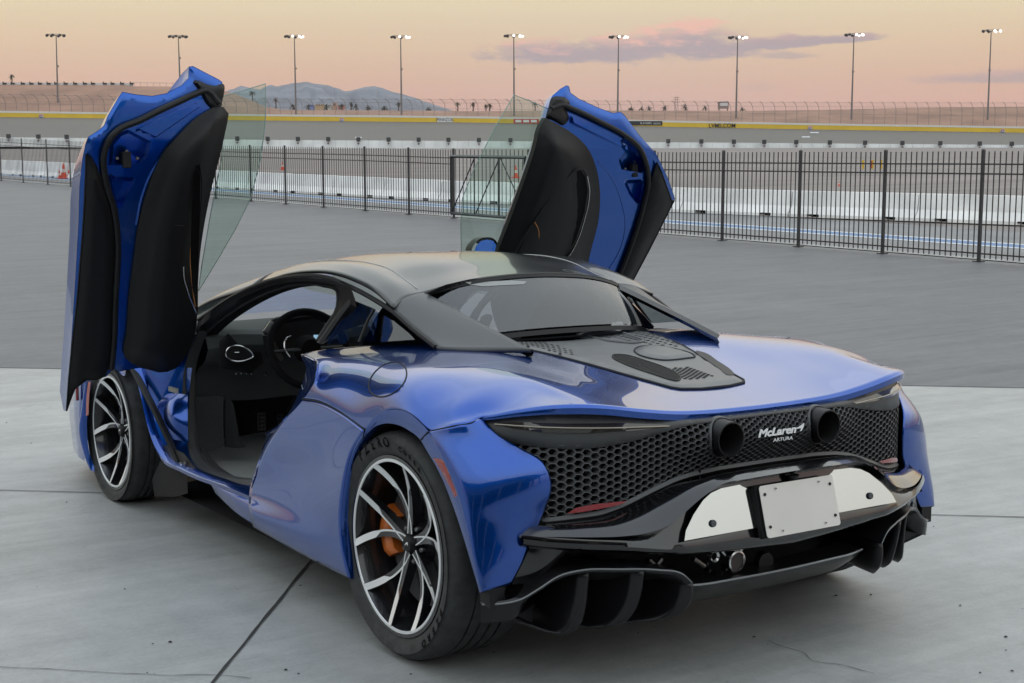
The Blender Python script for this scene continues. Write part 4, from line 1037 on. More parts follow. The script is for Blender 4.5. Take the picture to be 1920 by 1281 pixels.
R5 = [AJ((-x, y-.004, zz+.006)) for x, y, zz in zip(bx, faceY, zb)]
R6 = [AJ((-x, y+.02, zz-.006)) for x, y, zz in zip(bx, faceY, zb)]
R7 = [AJ((-x, y+.12, zz-.012)) for x, y, zz in zip(bx, faceY, zb)]
def mirrow(r, n=90):
    h = cr(r, n//2+1); return [neg(p) for p in reversed(h)][:-1]+h
g = G(); rr_ = [mirrow(r) for r in (R0, Rm, R1)]
def subdiv(rows, k=4):
    cols_ = [cr([rows[j][i] for j in range(len(rows))], (len(rows)-1)*k+1) for i in range(len(rows[0]))]
    return [[cols_[i][j] for i in range(len(cols_))] for j in range(len(cols_[0]))]
g.raw(subdiv(rr_, 5)); g.build('bumper_shelf', GLOSSK, car)
g = G(); g.raw([mirrow(R1)]+[mirrow(R2), mirrow(R3)]+subdiv([mirrow(R4), mirrow(R5), mirrow(R6), mirrow(R7)], 4)); g.build('rear_bumper', GLOSSK, car, angle=50)
# side legs of the bumper running down behind the corner panels
lg = [[(1012, 975, -.77), (1000, 1010, -.79), (985, 1045, -.815), (960, 1095, -.85)], [(1060, 1000, -.73), (1045, 1030, -.735), (1030, 1065, -.75), (985, 1105, -.80)], [(1090, 1035, -.71), (1060, 1050, -.70), (1035, 1075, -.72), (1010, 1105, -.76)]]
g = G(); g.grid([[P(a, b, x=c) for a, b, c in r] for r in lg], 16, 12); both(g, 'bumper_leg', GLOSSK, car)
G().tube([P(1014, 1009, x=-.775)+V((0, -.004, 0))+V((.010*math.cos(a), 0, .010*math.sin(a))) for a in [i*math.pi/8 for i in range(16)]], .0012, 4, closed=True).build('parking_sensor', PLAST, car)
# polished strip and plate
def facep(p): return p.y-(-.791+.30*(p.z-.466))
mo = [(.44, .474), (.428, .500), (.39, .538), (.345, .572), (.31, .588), (.27, .596), (.2, .598), (.045, .602), (.035, .590), (0, .587)]
full_o = [(-a, b) for a, b in mo]+[(a, b) for a, b in reversed(mo[:-1])]
vs, fs = patch(full_o, .03, lambda x, y, d: AJ((x, -.806+.30*(y-.466), y))); G().add(vs, fs).build('polished_strip', MIRROR, car, smooth=False)
pc, tl = V((.0, -.785, .510)), .276
pr_ = Matrix.Rotation(-tl, 3, 'X')
w2, h2, rc = .1524, .0762, .010
po = []
for (cx_, cz_, a0) in ((w2-rc, h2-rc, 0), (-w2+rc, h2-rc, 90), (-w2+rc, -h2+rc, 180), (w2-rc, -h2+rc, 270)):
    for k in range(5): a = R_(a0+22.5*k); po.append((cx_+rc*math.cos(a), cz_+rc*math.sin(a)))
vs, fs = patch(po, .04, lambda x, y, d: pc+pr_ @ V((x, 0, y)))
plate = G().add(vs, fs).build('licence_plate', PLATE, car, smooth=False, solid=.002)
vs, fs = patch([(a*1.0-.006, b) for a, b in po], .04, lambda x, y, d: pc+pr_ @ V((x, .02, y))); G().add(vs, fs).build('plate_backing', DARK, car, smooth=False, solid=.018)
for (x, z, r, m) in [(-.135, .050, .005, PLAST), (.135, .050, .005, PLAST), (-.135, -.045, .005, PLAST), (.135, -.045, .005, PLAST), (-.089, .062, .004, CHROME), (.089, .062, .004, CHROME), (-.089, -.062, .004, CHROME), (.089, -.062, .004, CHROME)]:
    q = pc+pr_ @ V((x, -.002, z)); G().tube([q, q+pr_ @ V((0, -.003, 0))], [r, r*.8], 10).build('screw', m, plate)
    if m is CHROME: G().tube([q+pr_ @ V((0, -.0035, 0)), q+pr_ @ V((0, -.004, 0))], .002, 8).build('slot_hole', DARK, plate)
for s in (-1, 1):
    q = AJ((s*.3265, -.806+.30*.04-.003, .507)); G().tube([q, q+V((0, -.004, .001))], [.011, .0095], 16).build('parking_sensor', mat('sensor', (.03, .04, .05), rough=.3), car)
# camera nub and plate lamp
G().lathe([(-.02, .001), (-.015, .016), (0, .022)], (0, -.748, .598), 'z', 16).build('rear_camera', PLAST, car)
# cavity between bumper and diffuser with engine bits
g = G(); g.raw([[V((x, -.50, .45)) for x in (-.68, -.4, 0, .4, .68)], [V((x, -.48, .22)) for x in (-.68, -.4, 0, .4, .68)]]); g.build('underbody_wall', DARK, car)
DKM = mat('dark_metal', (.14, .14, .14), rough=.35, metal=1.)
c = P(1373, 1050, y=-.66); g = G(); g.lathe([(-.02, .026), (-.024, .028), (-.022, .033), (.02, .033)], c, 'y', 24); g.tube([c+V((-.03, 0, .02)), c+V((-.045, 0, .035))], .006, 8); g.tube([c+V((.03, 0, .02)), c+V((.042, 0, .032))], .006, 8); g.tube([c+V((0, 0, -.03)), c+V((0, 0, -.045))], .006, 8); g.build('clamp_ring', CHROME, car)
G().lathe([(-.018, .0), (-.018, .026)], c, 'y', 24).build('clamp_cover', mat('clamp_brown', (.05, .035, .035), rough=.6), car)
for i, (a, b, r) in enumerate([(1335, 1042, .022), (1320, 1055, .010), (1345, 1075, .014), (1325, 1068, .008), (1355, 1066, .009)]):
    q = P(a, b, y=-.65); G().lathe([(-.01, r*.5), (-.014, r*.8), (0, r)], q, 'y', 14).build('hose_clamp', DKM if i else CHROME, car)
for (a, b, c2, d2) in [(1215, 1050, 1232, 1065), (1240, 1048, 1228, 1064), (1300, 1048, 1320, 1062)]: G().tube([P(a, b, y=-.66), P(c2, d2, y=-.66)], .008, 8).build('hose_clamp', DKM, car)
G().lathe([(-.02, 0), (-.02, .03), (0, .034)], P(1428, 1052, y=-.64), 'y', 20).build('drive_cover', PLAST, car)
# --- diffuser: centre blade, outer wings and fins
ce = [V((0, -.715, .300)), V((.2, -.715, .303)), V((.33, -.71, .306)), V((.37, -.70, .308))]
def d(a, dy, dz): return [p+V((0, dy, dz)) for p in a]
g = G(); cc_ = [neg(p) for p in reversed(ce)][:-1]+ce; c_ = cr(cc_, 30)
g.raw([d(c_, .10, .004), c_, d(c_, .002, -.006), d(c_, .03, -.035), d(c_, .10, -.085), d(c_, .30, -.135)]); g.build('diffuser_centre', DIFF, car)
g = G().raw([d(c_, .0, .002), d(c_, -.003, -.001), d(c_, -.001, -.004)]); g.build('diffuser_edge', mat('edge_satin', (.25, .26, .27), rough=.2), car)
we = [P(903, 1133, x=-.93), P(935, 1132, x=-.90), P(975, 1124, x=-.85), P(1010, 1104, x=-.80), P(1050, 1079, x=-.745), P(1090, 1069, x=-.69), P(1160, 1067, x=-.60), P(1230, 1068, x=-.50), P(1280, 1076, x=-.425), P(1298, 1092, x=-.395)]
w_ = cr(we, 50)
fk = lambda p: 1-.93*sstep(-p.x, .74, .88)
g = G(); g.raw([[p+V((0, .10*fk(p), .005)) for p in w_], d(w_, .002, .001), d(w_, 0, -.003), d(w_, .003, -.010), [p+V((0, (.02+.03*sstep(-p.x, .4, .7))*fk(p), -.022)) for p in w_], [p+V((0, .10*fk(p), -.035-.02*sstep(-p.x, .4, .6))) for p in w_], [p+V((.10*(1-fk(p)), .28*fk(p), -.10 if p.z > .31 else -.03)) for p in w_]])
both(g, 'diffuser_wing', DIFF, car)
g = G(); g.raw([d(w_, .0, .0015), d(w_, -.002, -.001), d(w_, -.0005, -.0035)]); both(g, 'wing_edge', mat('edge_satin2', (.16, .17, .18), rough=.22), car)
def fin(rear, x0, x1, bl):
    # rear profile (picked), sweeping forward and inward under the car
    r = [P(a, b, x=x) for a, b, x in rear]; r_ = cr(r, 16); g = G(); rows = []
    for k in range(8):
        u = k/7; rows.append([p+V((bl*u*.3, .32*u, 0.03*u*u)) + V((0, 0, (.0 if i < 12 else .0))) for i, p in enumerate(r_)])
    g.raw(rows); return g
fins = [[(1104, 1075, -.665), (1101, 1105, -.665), (1096, 1145, -.668), (1084, 1176, -.68), (1062, 1189, -.70), (1030, 1185, -.73), (968, 1160, -.80)],
        [(1207, 1072, -.535), (1203, 1105, -.535), (1192, 1140, -.54), (1172, 1165, -.555), (1140, 1176, -.58), (1100, 1176, -.62)],
        [(1298, 1093, -.395), (1297, 1118, -.397), (1286, 1142, -.405), (1262, 1156, -.425), (1220, 1164, -.465), (1180, 1166, -.51)]]
for f in fins:
    g = fin(f, 0, 0, -.2); both(g, 'diffuser_fin', DIFF, car, solid=.008)
# side blade behind the rear wheel (link of wing and corner panel)
g = G().box(P(923, 1115, x=-.90), (.05, .05, .06)); both(g, 'wing_bracket', PLAST, car, smooth=False)

# --- engine cover
def cz(y): return .893+.128*y+.004
def cover_s(p): return p.z-(deck_z(p.x, p.y)+.008)
def CS(px, py, dz=0.):
    r = ray(px, py); lo, hi = 4.0, 7.0
    f_ = lambda k: (CAM_C+r*k).z-(deck_z((CAM_C+r*k).x, (CAM_C+r*k).y)+.008+dz)
    for _ in range(34):
        m = (lo+hi)/2
        if f_(m) > 0: lo = m
        else: hi = m
    return CAM_C+r*lo
cvl = [(918, 616), (972, 643), (1034, 656), (1089, 666), (1141, 680), (1192, 694), (1244, 711), (1292, 722), (1310, 725)]
half = [(.358, .415), (.343, .35), (.312, .221), (.276, .066), (.238, -.06), (.202, -.191), (.165, -.330), (.154, -.372), (.135, -.394), (.06, -.407)]
outl = [(-a, b) for a, b in half]+[(a, b) for a, b in reversed(half)]
def covz(x, y, d): return V((x, y, deck_z(x, y)+.001+.009*sstep(d, 0, .012)))
vs, fs = patch(outl, .022, covz)
cover = G().add(vs, fs).build('engine_cover', COVER, car, angle=60)
g = G().tube([V((a, b, deck_z(a, b)+.002)) for a, b in outl], .0045, 6, closed=True); g.build('cover_seal', GAP, cover)
def onc(pts, dz=.0): return [CS(a, b, dz) for a, b in pts]
# charge / oil hatch
ht_ = [(1190, 657), (1205, 651), (1235, 651), (1270, 657), (1300, 667), (1303, 671), (1285, 674), (1240, 677), (1205, 670)]
o3 = [(p.x, p.y) for p in onc(ht_)]
vs, fs = patch(o3, .02, lambda x, y, d: V((x, y, deck_z(x, y)+.010+.009*sstep(d, 0, .02))), smooth_n=40); G().add(vs, fs).build('service_hatch', COVER, cover)
G().tube(cr([V((a, b, deck_z(a, b)+.0115)) for a, b in o3], 50, closed=True), .003, 6, closed=True).build('hatch_gap', GAP, cover)
# oval dish
dsh = [(1090, 628), (1110, 623), (1150, 624), (1185, 633), (1205, 642), (1190, 645), (1150, 642), (1110, 635)]
o3 = [(p.x, p.y) for p in onc(dsh)]
vs, fs = patch(o3, .015, lambda x, y, d: V((x, y, deck_z(x, y)+.0125-.006*sstep(d, .01, .04))), smooth_n=40); G().add(vs, fs).build('cover_dish', mat('dish_dark', (.02, .021, .023), rough=.45), cover)
G().tube(cr([V((a, b, deck_z(a, b)+.012)) for a, b in o3], 50, closed=True), .006, 6, closed=True).build('dish_rim', COVER, cover)
# dark mesh strips
ms = [(1149, 672), (1152, 667), (1165, 667), (1215, 680), (1265, 700), (1276, 711), (1270, 716), (1220, 702), (1170, 684)]
MESHM = mat('fine_mesh_black', (.008, .008, .009), rough=.5)
o3 = [(p.x, p.y) for p in onc(ms)]
vs, fs = patch(o3, .015, lambda x, y, d: V((x, y, deck_z(x, y)+.0115)), smooth_n=40)
gg = G().add(vs, fs); gg.build('mesh_strip', MESHM, cover)
ms2 = [(1306, 659), (1318, 662), (1345, 678), (1374, 699), (1377, 704), (1370, 705), (1348, 692), (1324, 676), (1309, 666)]
o4 = [(p.x, p.y) for p in onc(ms2)]
v2, f2 = patch(o4, .012, lambda x, y, d: V((x, y, deck_z(x, y)+.0115)), smooth_n=40); G().add(v2, f2).build('mesh_strip', MESHM, cover)
gg = G().tube(cr([V((a, b, deck_z(a, b)+.012)) for a, b in o3], 50, closed=True), .0025, 6, closed=True); gg.build('strip_rim', PLAST, cover)
gg = G()
xs_ = [p[0] for p in o3]; ys_ = [p[1] for p in o3]; yy = min(ys_)
while yy < max(ys_):
    xx = min(xs_)
    while xx < max(xs_):
        q = V((xx, yy))
        if inside(q, [V(a) for a in o3]): gg.box((xx, yy, deck_z(xx, yy)+.0125), (.0028, .0028, .002))
        xx += .0065
    yy += .0065
gg.build('mesh_weave', mat('mesh_weave', (.05, .05, .052), rough=.5), cover, smooth=False)
# hexagonal perforation at the rear of the cover
g = G()
ov_ = [V(q) for q in outl]
def hexhole(x, y, a, b, ang=0.):
    if not inside(V((x, y)), ov_) or poly_dist(V((x, y)), ov_) < .016 or inside(V((x, y)), [V(q) for q in o3]): return
    q = [V((x+a*math.cos(t_)*math.cos(ang)-b*math.sin(t_)*math.sin(ang), y+a*math.cos(t_)*math.sin(ang)+b*math.sin(t_)*math.cos(ang), 0)) for t_ in [i*math.pi/3 for i in range(6)]]
    g.add([V((p.x, p.y, deck_z(x, y)+.0112)) for p in q], [tuple(range(6))])
po_ = onc([(1272, 690), (1290, 685), (1345, 688), (1356, 704), (1330, 709), (1295, 708)])
pox = [V((p.x, p.y)) for p in po_]
cx0 = sum(p.x for p in pox)/6; cy0 = sum(p.y for p in pox)/6
for i in range(-8, 9):
    for j in range(-8, 9):
        x = i*.0145+cx0*0; y = cy0+j*.017+(.0085 if i % 2 else 0)
        if abs(x) < .085 and abs(y-cy0) < .075-.2*abs(x): hexhole(x, y, .0070, .0066)
# louvres on both flanks near the rear window
g.build('vent_perforation', DARK, cover, smooth=False)
for s in (-1, 1):
    g = G()
    for i in range(9):
        for j in range(17):
            x = .315-.022*i-(.0006*j*i); y = .385-.030*j+.008*i
            if x < .12+.01*j*.5 or j > 15-i*.9: continue
            hexhole(s*x, y, .0058, .0135*(1-.03*j), s*.25)
    g.build('louvre_slots', DARK, cover, smooth=False)
# --- rear window, bulkhead struts
rw = [V((-.45, .645, 1.058)), V((-.39, .628, 1.078)), V((-.28, .612, 1.102)), V((-.14, .60, 1.116)), V((0, .594, 1.121))]
rb_ = [V((-.38, .42, .925)), V((-.33, .41, .934)), V((-.24, .402, .941)), V((-.12, .395, .945)), V((0, .392, .946))]
T_ = cr(rw+[neg(p) for p in reversed(rw[:-1])], 40); Bt = cr(rb_+[neg(p) for p in reversed(rb_[:-1])], 40)
g = G(); g.raw([[a.lerp(b, k/8)+V((0, -.012*math.sin(k/8*math.pi), 0)) for a, b in zip(T_, Bt)] for k in range(9)]); g.build('rear_window', GLASS_R, car)
g = G(); g.raw([[p+V((0, .012, .008)) for p in T_], [p+V((0, -.008, .0015)) for p in T_], [a.lerp(b, .05)+V((0, -.004, .002)) for a, b in zip(T_, Bt)]]); g.build('window_header', PLAST, car)
G().tube(T_, .0075, 8).build('window_header_trim', PLAST, car)
GB = BVHTree.FromPolygons([a.lerp(b, k/8)+V((0, -.012*math.sin(k/8*math.pi), 0)) for k in range(9) for a, b in zip(T_, Bt)], [(k*len(T_)+i, k*len(T_)+i+1, (k+1)*len(T_)+i+1, (k+1)*len(T_)+i) for k in range(8) for i in range(len(T_)-1)])
def GS(px, py, dd):
    rr_ = ray(px, py).normalized(); h_ = GB.ray_cast(CAM_C, rr_); q_ = h_[0] if h_[0] is not None else P(px, py, y=.60)
    return q_+rr_*dd
vs, fs = patch([(800, 550), (835, 534), (880, 524), (960, 518), (1040, 521), (1098, 531), (1140, 546), (1140, 556), (1110, 544), (1060, 535), (1018, 533), (998, 546), (940, 548), (902, 546), (884, 534), (850, 544), (815, 558)], 8, lambda x, y, d: GS(x, y, .006)); G().add(vs, fs).build('window_frit', DARK, car)
vs, fs = patch([(872, 529), (960, 526), (988, 528), (982, 533), (905, 537), (882, 534)], 8, lambda x, y, d: GS(x, y, -.002)); G().add(vs, fs).build('brake_light', mat('brake_light_pale', (.28, .29, .29), rough=.3), car)
g = G(); g.add([V((.385, .62, 1.065)), V((.435, .64, 1.055)), V((.42, .40, .917)), V((.335, .42, .925))], [(0, 1, 2, 3)]); both(g.mirror(), 'bulkhead_strut', GLOSSK, car, solid=.012)
g = G(); g.raw([[p+V((0, .005, -.012)) for p in Bt], [p+V((0, -.02, -.004)) for p in Bt], [p+V((0, -.03, -.02)) for p in Bt]]); g.build('window_base_seal', PLAST, car)
# brake light bar behind the top of the glass
G().add([P(905, 531, y=.585), P(990, 527, y=.578), P(998, 532, y=.576), P(913, 536, y=.583)], [(0, 1, 2, 3)]).build('brake_light', mat('brake_light_lens', (.5, .5, .49), rough=.3), car, smooth=False)
vs, fs = patch([(-.26, 1.10), (.10, 1.10), (.05, 1.066), (-.20, 1.066)], .05, lambda x, z, d: V((x, .66, z))); G().add(vs, fs).build('brake_light_housing', PLAST, car)

# --- roof and buttresses
ys = [1.72, 1.5, 1.3, 1.1, .9, .76, .64]
edgeo = [(-.622, 1.72, 1.022), (-.608, 1.5, 1.075), (-.60, 1.3, 1.102), (-.594, 1.1, 1.112), (-.59, .9, 1.096), (-.588, .74, 1.066), (-.588, .62, 1.034)]
seam = [(-.47, 1.74, 1.088), (-.455, 1.5, 1.125), (-.44, 1.3, 1.140), (-.43, 1.1, 1.142), (-.425, .92, 1.125), (-.43, .80, 1.095), (-.44, .70, 1.072)]
ctr = [(0, 1.80, 1.118), (0, 1.55, 1.150), (0, 1.32, 1.163), (0, 1.1, 1.165), (0, .9, 1.154), (0, .75, 1.136), (0, .61, 1.119)]
edgeo = [AJ(q) for q in edgeo]; seam = [AJ(q) for q in seam]; ctr = [AJ(q) for q in ctr]
rows = []
for a, b, c in zip(edgeo, seam, ctr):
    a, b, c = V(a), V(b), V(c); m1 = a.lerp(b, .5)+V((0, 0, .014)); m2 = b.lerp(c, .5)+V((0, 0, .009))
    h = [c, m2, b, m1, a]; rows.append([neg(p) for p in reversed(h)][:-1]+h)
# last rows reach the window arc
rows[-1] = [neg(p) for p in reversed([V((0, .594, 1.124)), V((-.24, .605, 1.112)), V((-.435, .648, 1.068)), V((-.53, .64, 1.051)), V((-.588, .604, 1.026))])][:-1]+[V((0, .594, 1.124)), V((-.24, .605, 1.112)), V((-.435, .648, 1.068)), V((-.53, .64, 1.051)), V((-.588, .604, 1.026))]
g = G(); g.grid(rows, 60, 50); g.build('roof', ROOF, car, solid=.01, off=-1)
seam_c = cr([V(s)+V((0, 0, .0008)) for s in seam], 60)
both(G().tube(seam_c, .0014, 5), 'roof_seam', mat('seam_light', (.55, .56, .56), rough=.7), car)
# buttress
bi_ = [V((-.435, .650, 1.070)), V((-.432, .52, 1.041)), V((-.43, .37, 1.005)), V((-.422, .21, .969)), V((-.411, .023, .9245))]
bo = bi_
bo_, bi2 = cr(bo, 30), cr(bi_, 30)
bo_ = cr([P(731, 577, x=-.588), P(752, 596, x=-.583), P(775, 616, x=-.581), P(800, 636, x=-.583), P(819, 651, x=-.590)], 30); bi2 = cr(bi_, 30)
end_r = cr([bo_[-1], V((-.54, .20, .917)), V((-.47, .11, .920)), V((-.411, .023, .9245))], 12)
rows = []
for k in range(12):
    u = k/11
    rows.append([a.lerp(b, u)+V((0, 0, .012*math.sin(math.pi*u)*(1-i/29))) for i, (a, b) in enumerate(zip(bo_, bi2))])
for k in range(12): rows[k][-1] = end_r[k]
g = G().raw(rows); both(g, 'roof_buttress', SAIL, car, solid=.014, off=-1)
both(G().raw([bi2, [p+V((.012, 0, -.012)) for p in bi2], [p+V((.0, 0, -.030)) for p in bi2]]), 'buttress_inner_edge', GLOSSK, car)
# thin black cant-rail seal down to the fender
ap = [(372, 600, .72), (430, 560, .67), (500, 528, .63), (560, 517.5, .615), (610, 520, .602), (650, 535, .595), (700, 561, .592), (740, 587, .588), (775, 618, .583), (817, 651, .588)]
apc = cr([P(a, b, x=-c) for a, b, c in ap], 60)
both(G().tube(apc, .009, 6), 'door_seal', RUBBER, car)
# inner black frame of the aperture
ap2 = [(372, 640, .71), (400, 612, .68), (450, 575, .64), (510, 545, .60), (560, 533, .585), (605, 535, .58), (634, 550, .58), (632, 580, .60), (610, 615, .65), (595, 640, .70)]
ap2c = cr([P(a, b, x=-c) for a, b, c in ap2], 50)
apo = cr([P(a, b, x=-c) for a, b, c in [(372, 598, .72), (405, 575, .70), (455, 547, .655), (515, 527, .62), (565, 521, .61), (612, 525, .605), (660, 545, .605), (668, 580, .61), (640, 622, .66), (606, 645, .72)]], 50)
both(G().raw([apo, [p.lerp(q, .5)+V((-.012, 0, 0)) for p, q in zip(apo, ap2c)], ap2c, [q+V((.05, 0, -.01)) for q in ap2c]]), 'aperture_frame', PLAST, car)
both(G().tube(ap2c, .008, 6), 'door_seal', RUBBER, car)
# white-ish outer A pillar edge from door corner to the roof
pil = [P(372, 591, x=-.73), P(420, 559, x=-.69), P(480, 526, x=-.65), P(540, 502, x=-.62), P(600, 487, x=-.585)]
# quarter window and its frame
qw = [(660, 562), (700, 580), (740, 603), (770, 628), (778, 637), (690, 643), (606, 646), (632, 610)]
def qx(px, py):
    # plane through three known edge points: top (660,562) X .60, front foot (606,646) X .72, rear foot (778,637) X .595
    a_ = ((px-606)*(562-646)-(py-646)*(660-606)); 
    import numpy as _np
    A3 = _np.array([[660, 562, 1], [606, 646, 1], [778, 637, 1]], float); s_ = _np.linalg.solve(A3, _np.array([.600, .715, .595])); return float(s_[0]*px+s_[1]*py+s_[2])
vs, fs = patch(qw, 10, lambda x, y, d: P(x, y, x=-qx(x, y)))
both(G().add(vs, fs), 'quarter_window', GLASS_Q, car)
both(G().tube([P(603, 644, x=-.71), P(640, 590, x=-.64), P(662, 562, x=-.592)], .014, 6), 'window_post', PLAST, car)
both(G().tube([P(673, 642, x=-qx(673, 642)), P(690, 600, x=-qx(690, 600)), P(702, 580, x=-qx(702, 580))], .006, 6), 'window_divider', PLAST, car)
vs, fs = patch([(655, 560), (700, 578), (690, 605), (640, 622), (612, 640)], 10, lambda x, y, d: P(x, y, x=-qx(x, y)+.012)); both(G().add(vs, fs), 'pillar_trim', PLAST, car)

# --- front glass, front body
wsb = [V((-.66, 2.42, .80)), V((-.4, 2.62, .82)), V((0, 2.70, .83))]
wst = [V((-.50, 1.76, 1.075)), V((-.25, 1.79, 1.105)), V((0, 1.80, 1.118))]
a = cr(wsb+[neg(p) for p in reversed(wsb[:-1])], 30); b = cr(wst+[neg(p) for p in reversed(wst[:-1])], 30)
g = G(); g.raw([[p.lerp(q, k/10)+V((0, -.0, .03*math.sin(math.pi*k/10))) for p, q in zip(a, b)] for k in range(11)]); g.build('windshield', GLASS_W, car)
# A pillars
pa = [V((-.80, 2.40, .80)), V((-.735, 2.22, .872)), V((-.69, 2.0, .955)), V((-.65, 1.82, 1.0)), V((-.625, 1.72, 1.024))]
pb = [V((-.68, 2.48, .80)), V((-.60, 2.24, .905)), V((-.55, 2.03, .992)), V((-.50, 1.85, 1.055)), V((-.47, 1.74, 1.088))]
pa_, pb_ = cr(pa, 24), cr(pb, 24)
g = G(); g.raw([[p.lerp(q, k/6)+V((0, 0, .018*math.sin(math.pi*k/6))) for p, q in zip(pa_, pb_)] for k in range(7)]); both(g, 'windshield_pillar', ROOF, car, solid=.01)
# bonnet and front fenders (loft across)
def sec(y, hw, zc, zs, zsh, xs): # centre height, shoulder x and height, side
    return [V((0, y, zc)), V((-xs*.5, y, zc+.01)), V((-xs*.8, y, (zc+zsh)/2)), V((-xs, y, zsh)), V((-(xs+hw)/2-.02, y, zsh-.03)), V((-hw+.01, y, zsh-.13)), V((-hw, y, zs))]
F_ = [sec(2.42, .93, .765, .60, .775, .80), sec(2.64, .945, .745, .66, .785, .80), sec(2.9, .945, .72, .60, .775, .78), sec(3.15, .93, .65, .52, .71, .74), sec(3.4, .88, .56, .44, .60, .66), sec(3.58, .76, .47, .38, .48, .55), sec(3.69, .5, .40, .30, .38, .35)]
g = G(); g.grid([[neg(p) for p in reversed(r)][:-1]+r for r in F_], 90, 50); g.build('bonnet', BLUE, car)
# front bumper + side below the fender with arch
g = G(); rows = []
for u in range(40):
    y = 2.42+(3.69-2.42)*u/39
    r = [cr(rr__, 30) for rr__ in [F_[0]]]
    hw = interp(y, [(2.42, .93), (2.64, .945), (2.9, .945), (3.15, .93), (3.4, .88), (3.58, .76), (3.69, .5)]); zs = interp(y, [(2.42, .60), (2.64, .66), (2.9, .60), (3.15, .52), (3.4, .44), (3.58, .38), (3.69, .30)])
    da = y-2.64; rad = .375; zb = .12
    if abs(da) < rad: zb = max(.12, .32+math.sqrt(max(0, rad*rad-da*da))); zb = min(zb, zs+.01) if zb < zs+.03 else zs
    rows.append([V((-hw, y, zs)), V((-hw-.004, y, (zs+zb)/2)), V((-hw+.01, y, zb))])
g.raw(rows); both(g, 'front_fender', BLUE, car)
g = G(); g.raw([[V((x, 3.69-.35*(abs(x)/.5)**2*.25, .34)) for x in [-.5+i*.05 for i in range(21)]], [V((x, 3.70-.35*(abs(x)/.5)**2*.25, .12)) for x in [-.5+i*.05 for i in range(21)]]]); g.build('front_bumper', BLUE, car)
both(G().tube([V((-.955, 2.99, .60)), V((-.958, 3.02, .50)), V((-.955, 3.03, .42))], .008, 6), 'side_marker', REDL, car)
# visible sliver of the front fender ahead of the front wheel
fl = [[(172, 716, .94), (165, 760, .95), (163, 800, .955), (168, 850, .95), (180, 885, .93)], [(166, 716, .955), (158, 770, .965), (154, 805, .975), (160, 845, .965), (176, 884, .94)], [(160, 730, .94), (154, 775, .95), (150, 806, .95), (157, 846, .94), (170, 880, .92)]]
g = G(); g.grid([[P(a, b, x=-c) for a, b, c in r] for r in fl], 20, 10); both(g, 'front_arch_edge', BLUE, car)
g = G(); g.grid([[P(a, b, x=-.962) for a, b in ((170, 716), (167, 745), (166, 778))], [P(a, b, x=-.966) for a, b in ((165, 716), (162, 745), (161, 780))]], 8, 4); both(g, 'side_marker', mat('front_marker_red', (.35, .04, .02), rough=.3, coat=1), car)

# --- sill, door bay
st = [P(474, 932, x=-.91), P(430, 914, x=-.91), P(400, 903, x=-.91), P(374, 894, x=-.91), P(337, 877, x=-.91), P(305, 858, x=-.91), P(288, 828, x=-.91), P(276, 790, x=-.905), P(266, 745, x=-.90), P(256, 706, x=-.90), P(251, 690, x=-.90)]
st_ = cr(st, 50)
g = G(); g.raw([[p+V((.035, .0, .012)) for p in st_], [p+V((.012, -.003, .012)) for p in st_], [p+V((-.004, 0, .0)) for p in st_], [p+V((.0, .006, -.016)) for p in st_], [p+V((.03, .012, -.026)) for p in st_]]); both(g, 'sill_tube', BLUE, car)
g = G(); sk = [[(476, 933, .90), (420, 912, .90), (374, 897, .90)], [(478, 960, .92), (440, 940, .915), (400, 916, .90)], [(480, 986, .91), (445, 963, .905), (404, 925, .89)]]
g.grid([[P(a, b, x=-c) for a, b, c in r] for r in sk], 16, 10); both(g, 'sill_skirt', BLUE, car)
# step plate between the sill tube and the seal
se = [P(482, 903, x=-.80), P(445, 900, x=-.80), P(418, 893, x=-.80), P(390, 880, x=-.80), P(372, 862, x=-.79), P(362, 835, x=-.77), P(357, 790, x=-.755), P(354, 740, x=-.75), P(357, 690, x=-.745), P(368, 650, x=-.735), P(378, 625, x=-.73)]
se_ = cr(se, 50); so_ = [st_[min(49, int(i*1.0))] for i in range(50)]
g = G(); g.raw([[p+V((.03, 0, .012)) for p in st_], [p.lerp(q, .55)+V((0, 0, -.01)) for p, q in zip(st_, se_)], [q+V((-.02, 0, -.005)) for q in se_]]); both(g, 'door_bay', BLUE_IN, car)
g = G(); g.raw([[q+V((-.03, .0, -.012)) for q in se_], [q+V((-.016, -.006, .008)) for q in se_], [q+V((.008, -.004, .012)) for q in se_], [q+V((.03, .01, .0)) for q in se_]]); both(g, 'door_aperture_seal', mat('seal_grey', (.05, .052, .055), rough=.6), car)
# bulged blue inner structure
bl_ = [[(292, 745, .84), (320, 738, .82), (352, 740, .80)], [(296, 765, .86), (325, 755, .845), (352, 765, .81)], [(300, 790, .87), (328, 780, .86), (352, 795, .82)], [(310, 825, .86), (330, 825, .85), (353, 830, .82)]]
g = G(); g.grid([[P(a, b, x=-c) for a, b, c in r] for r in bl_], 16, 16); both(g, 'inner_fender', BLUE, car)
g = G(); g.grid([[P(a, b, x=-c) for a, b, c in r] for r in [[(250, 690, .86), (300, 690, .80), (360, 690, .76)], [(270, 740, .87), (310, 735, .80), (355, 740, .76)], [(290, 830, .87), (320, 830, .80), (358, 835, .76)], [(330, 872, .87), (345, 870, .82), (372, 875, .78)]]], 12, 16); both(g, 'door_bay', BLUE_IN, car)
g = G().tube([P(250, 692, x=-.90), P(296, 780, x=-.89), P(336, 866, x=-.88)], .017, 6, flat=.6); both(g, 'door_strut', PLAST, car)
for (a, b) in ((338, 869), (346, 868)): both(G().tube([P(a, b, x=-.89), P(a, b, x=-.90)], .005, 8), 'hinge_bolt', CHROME, car)
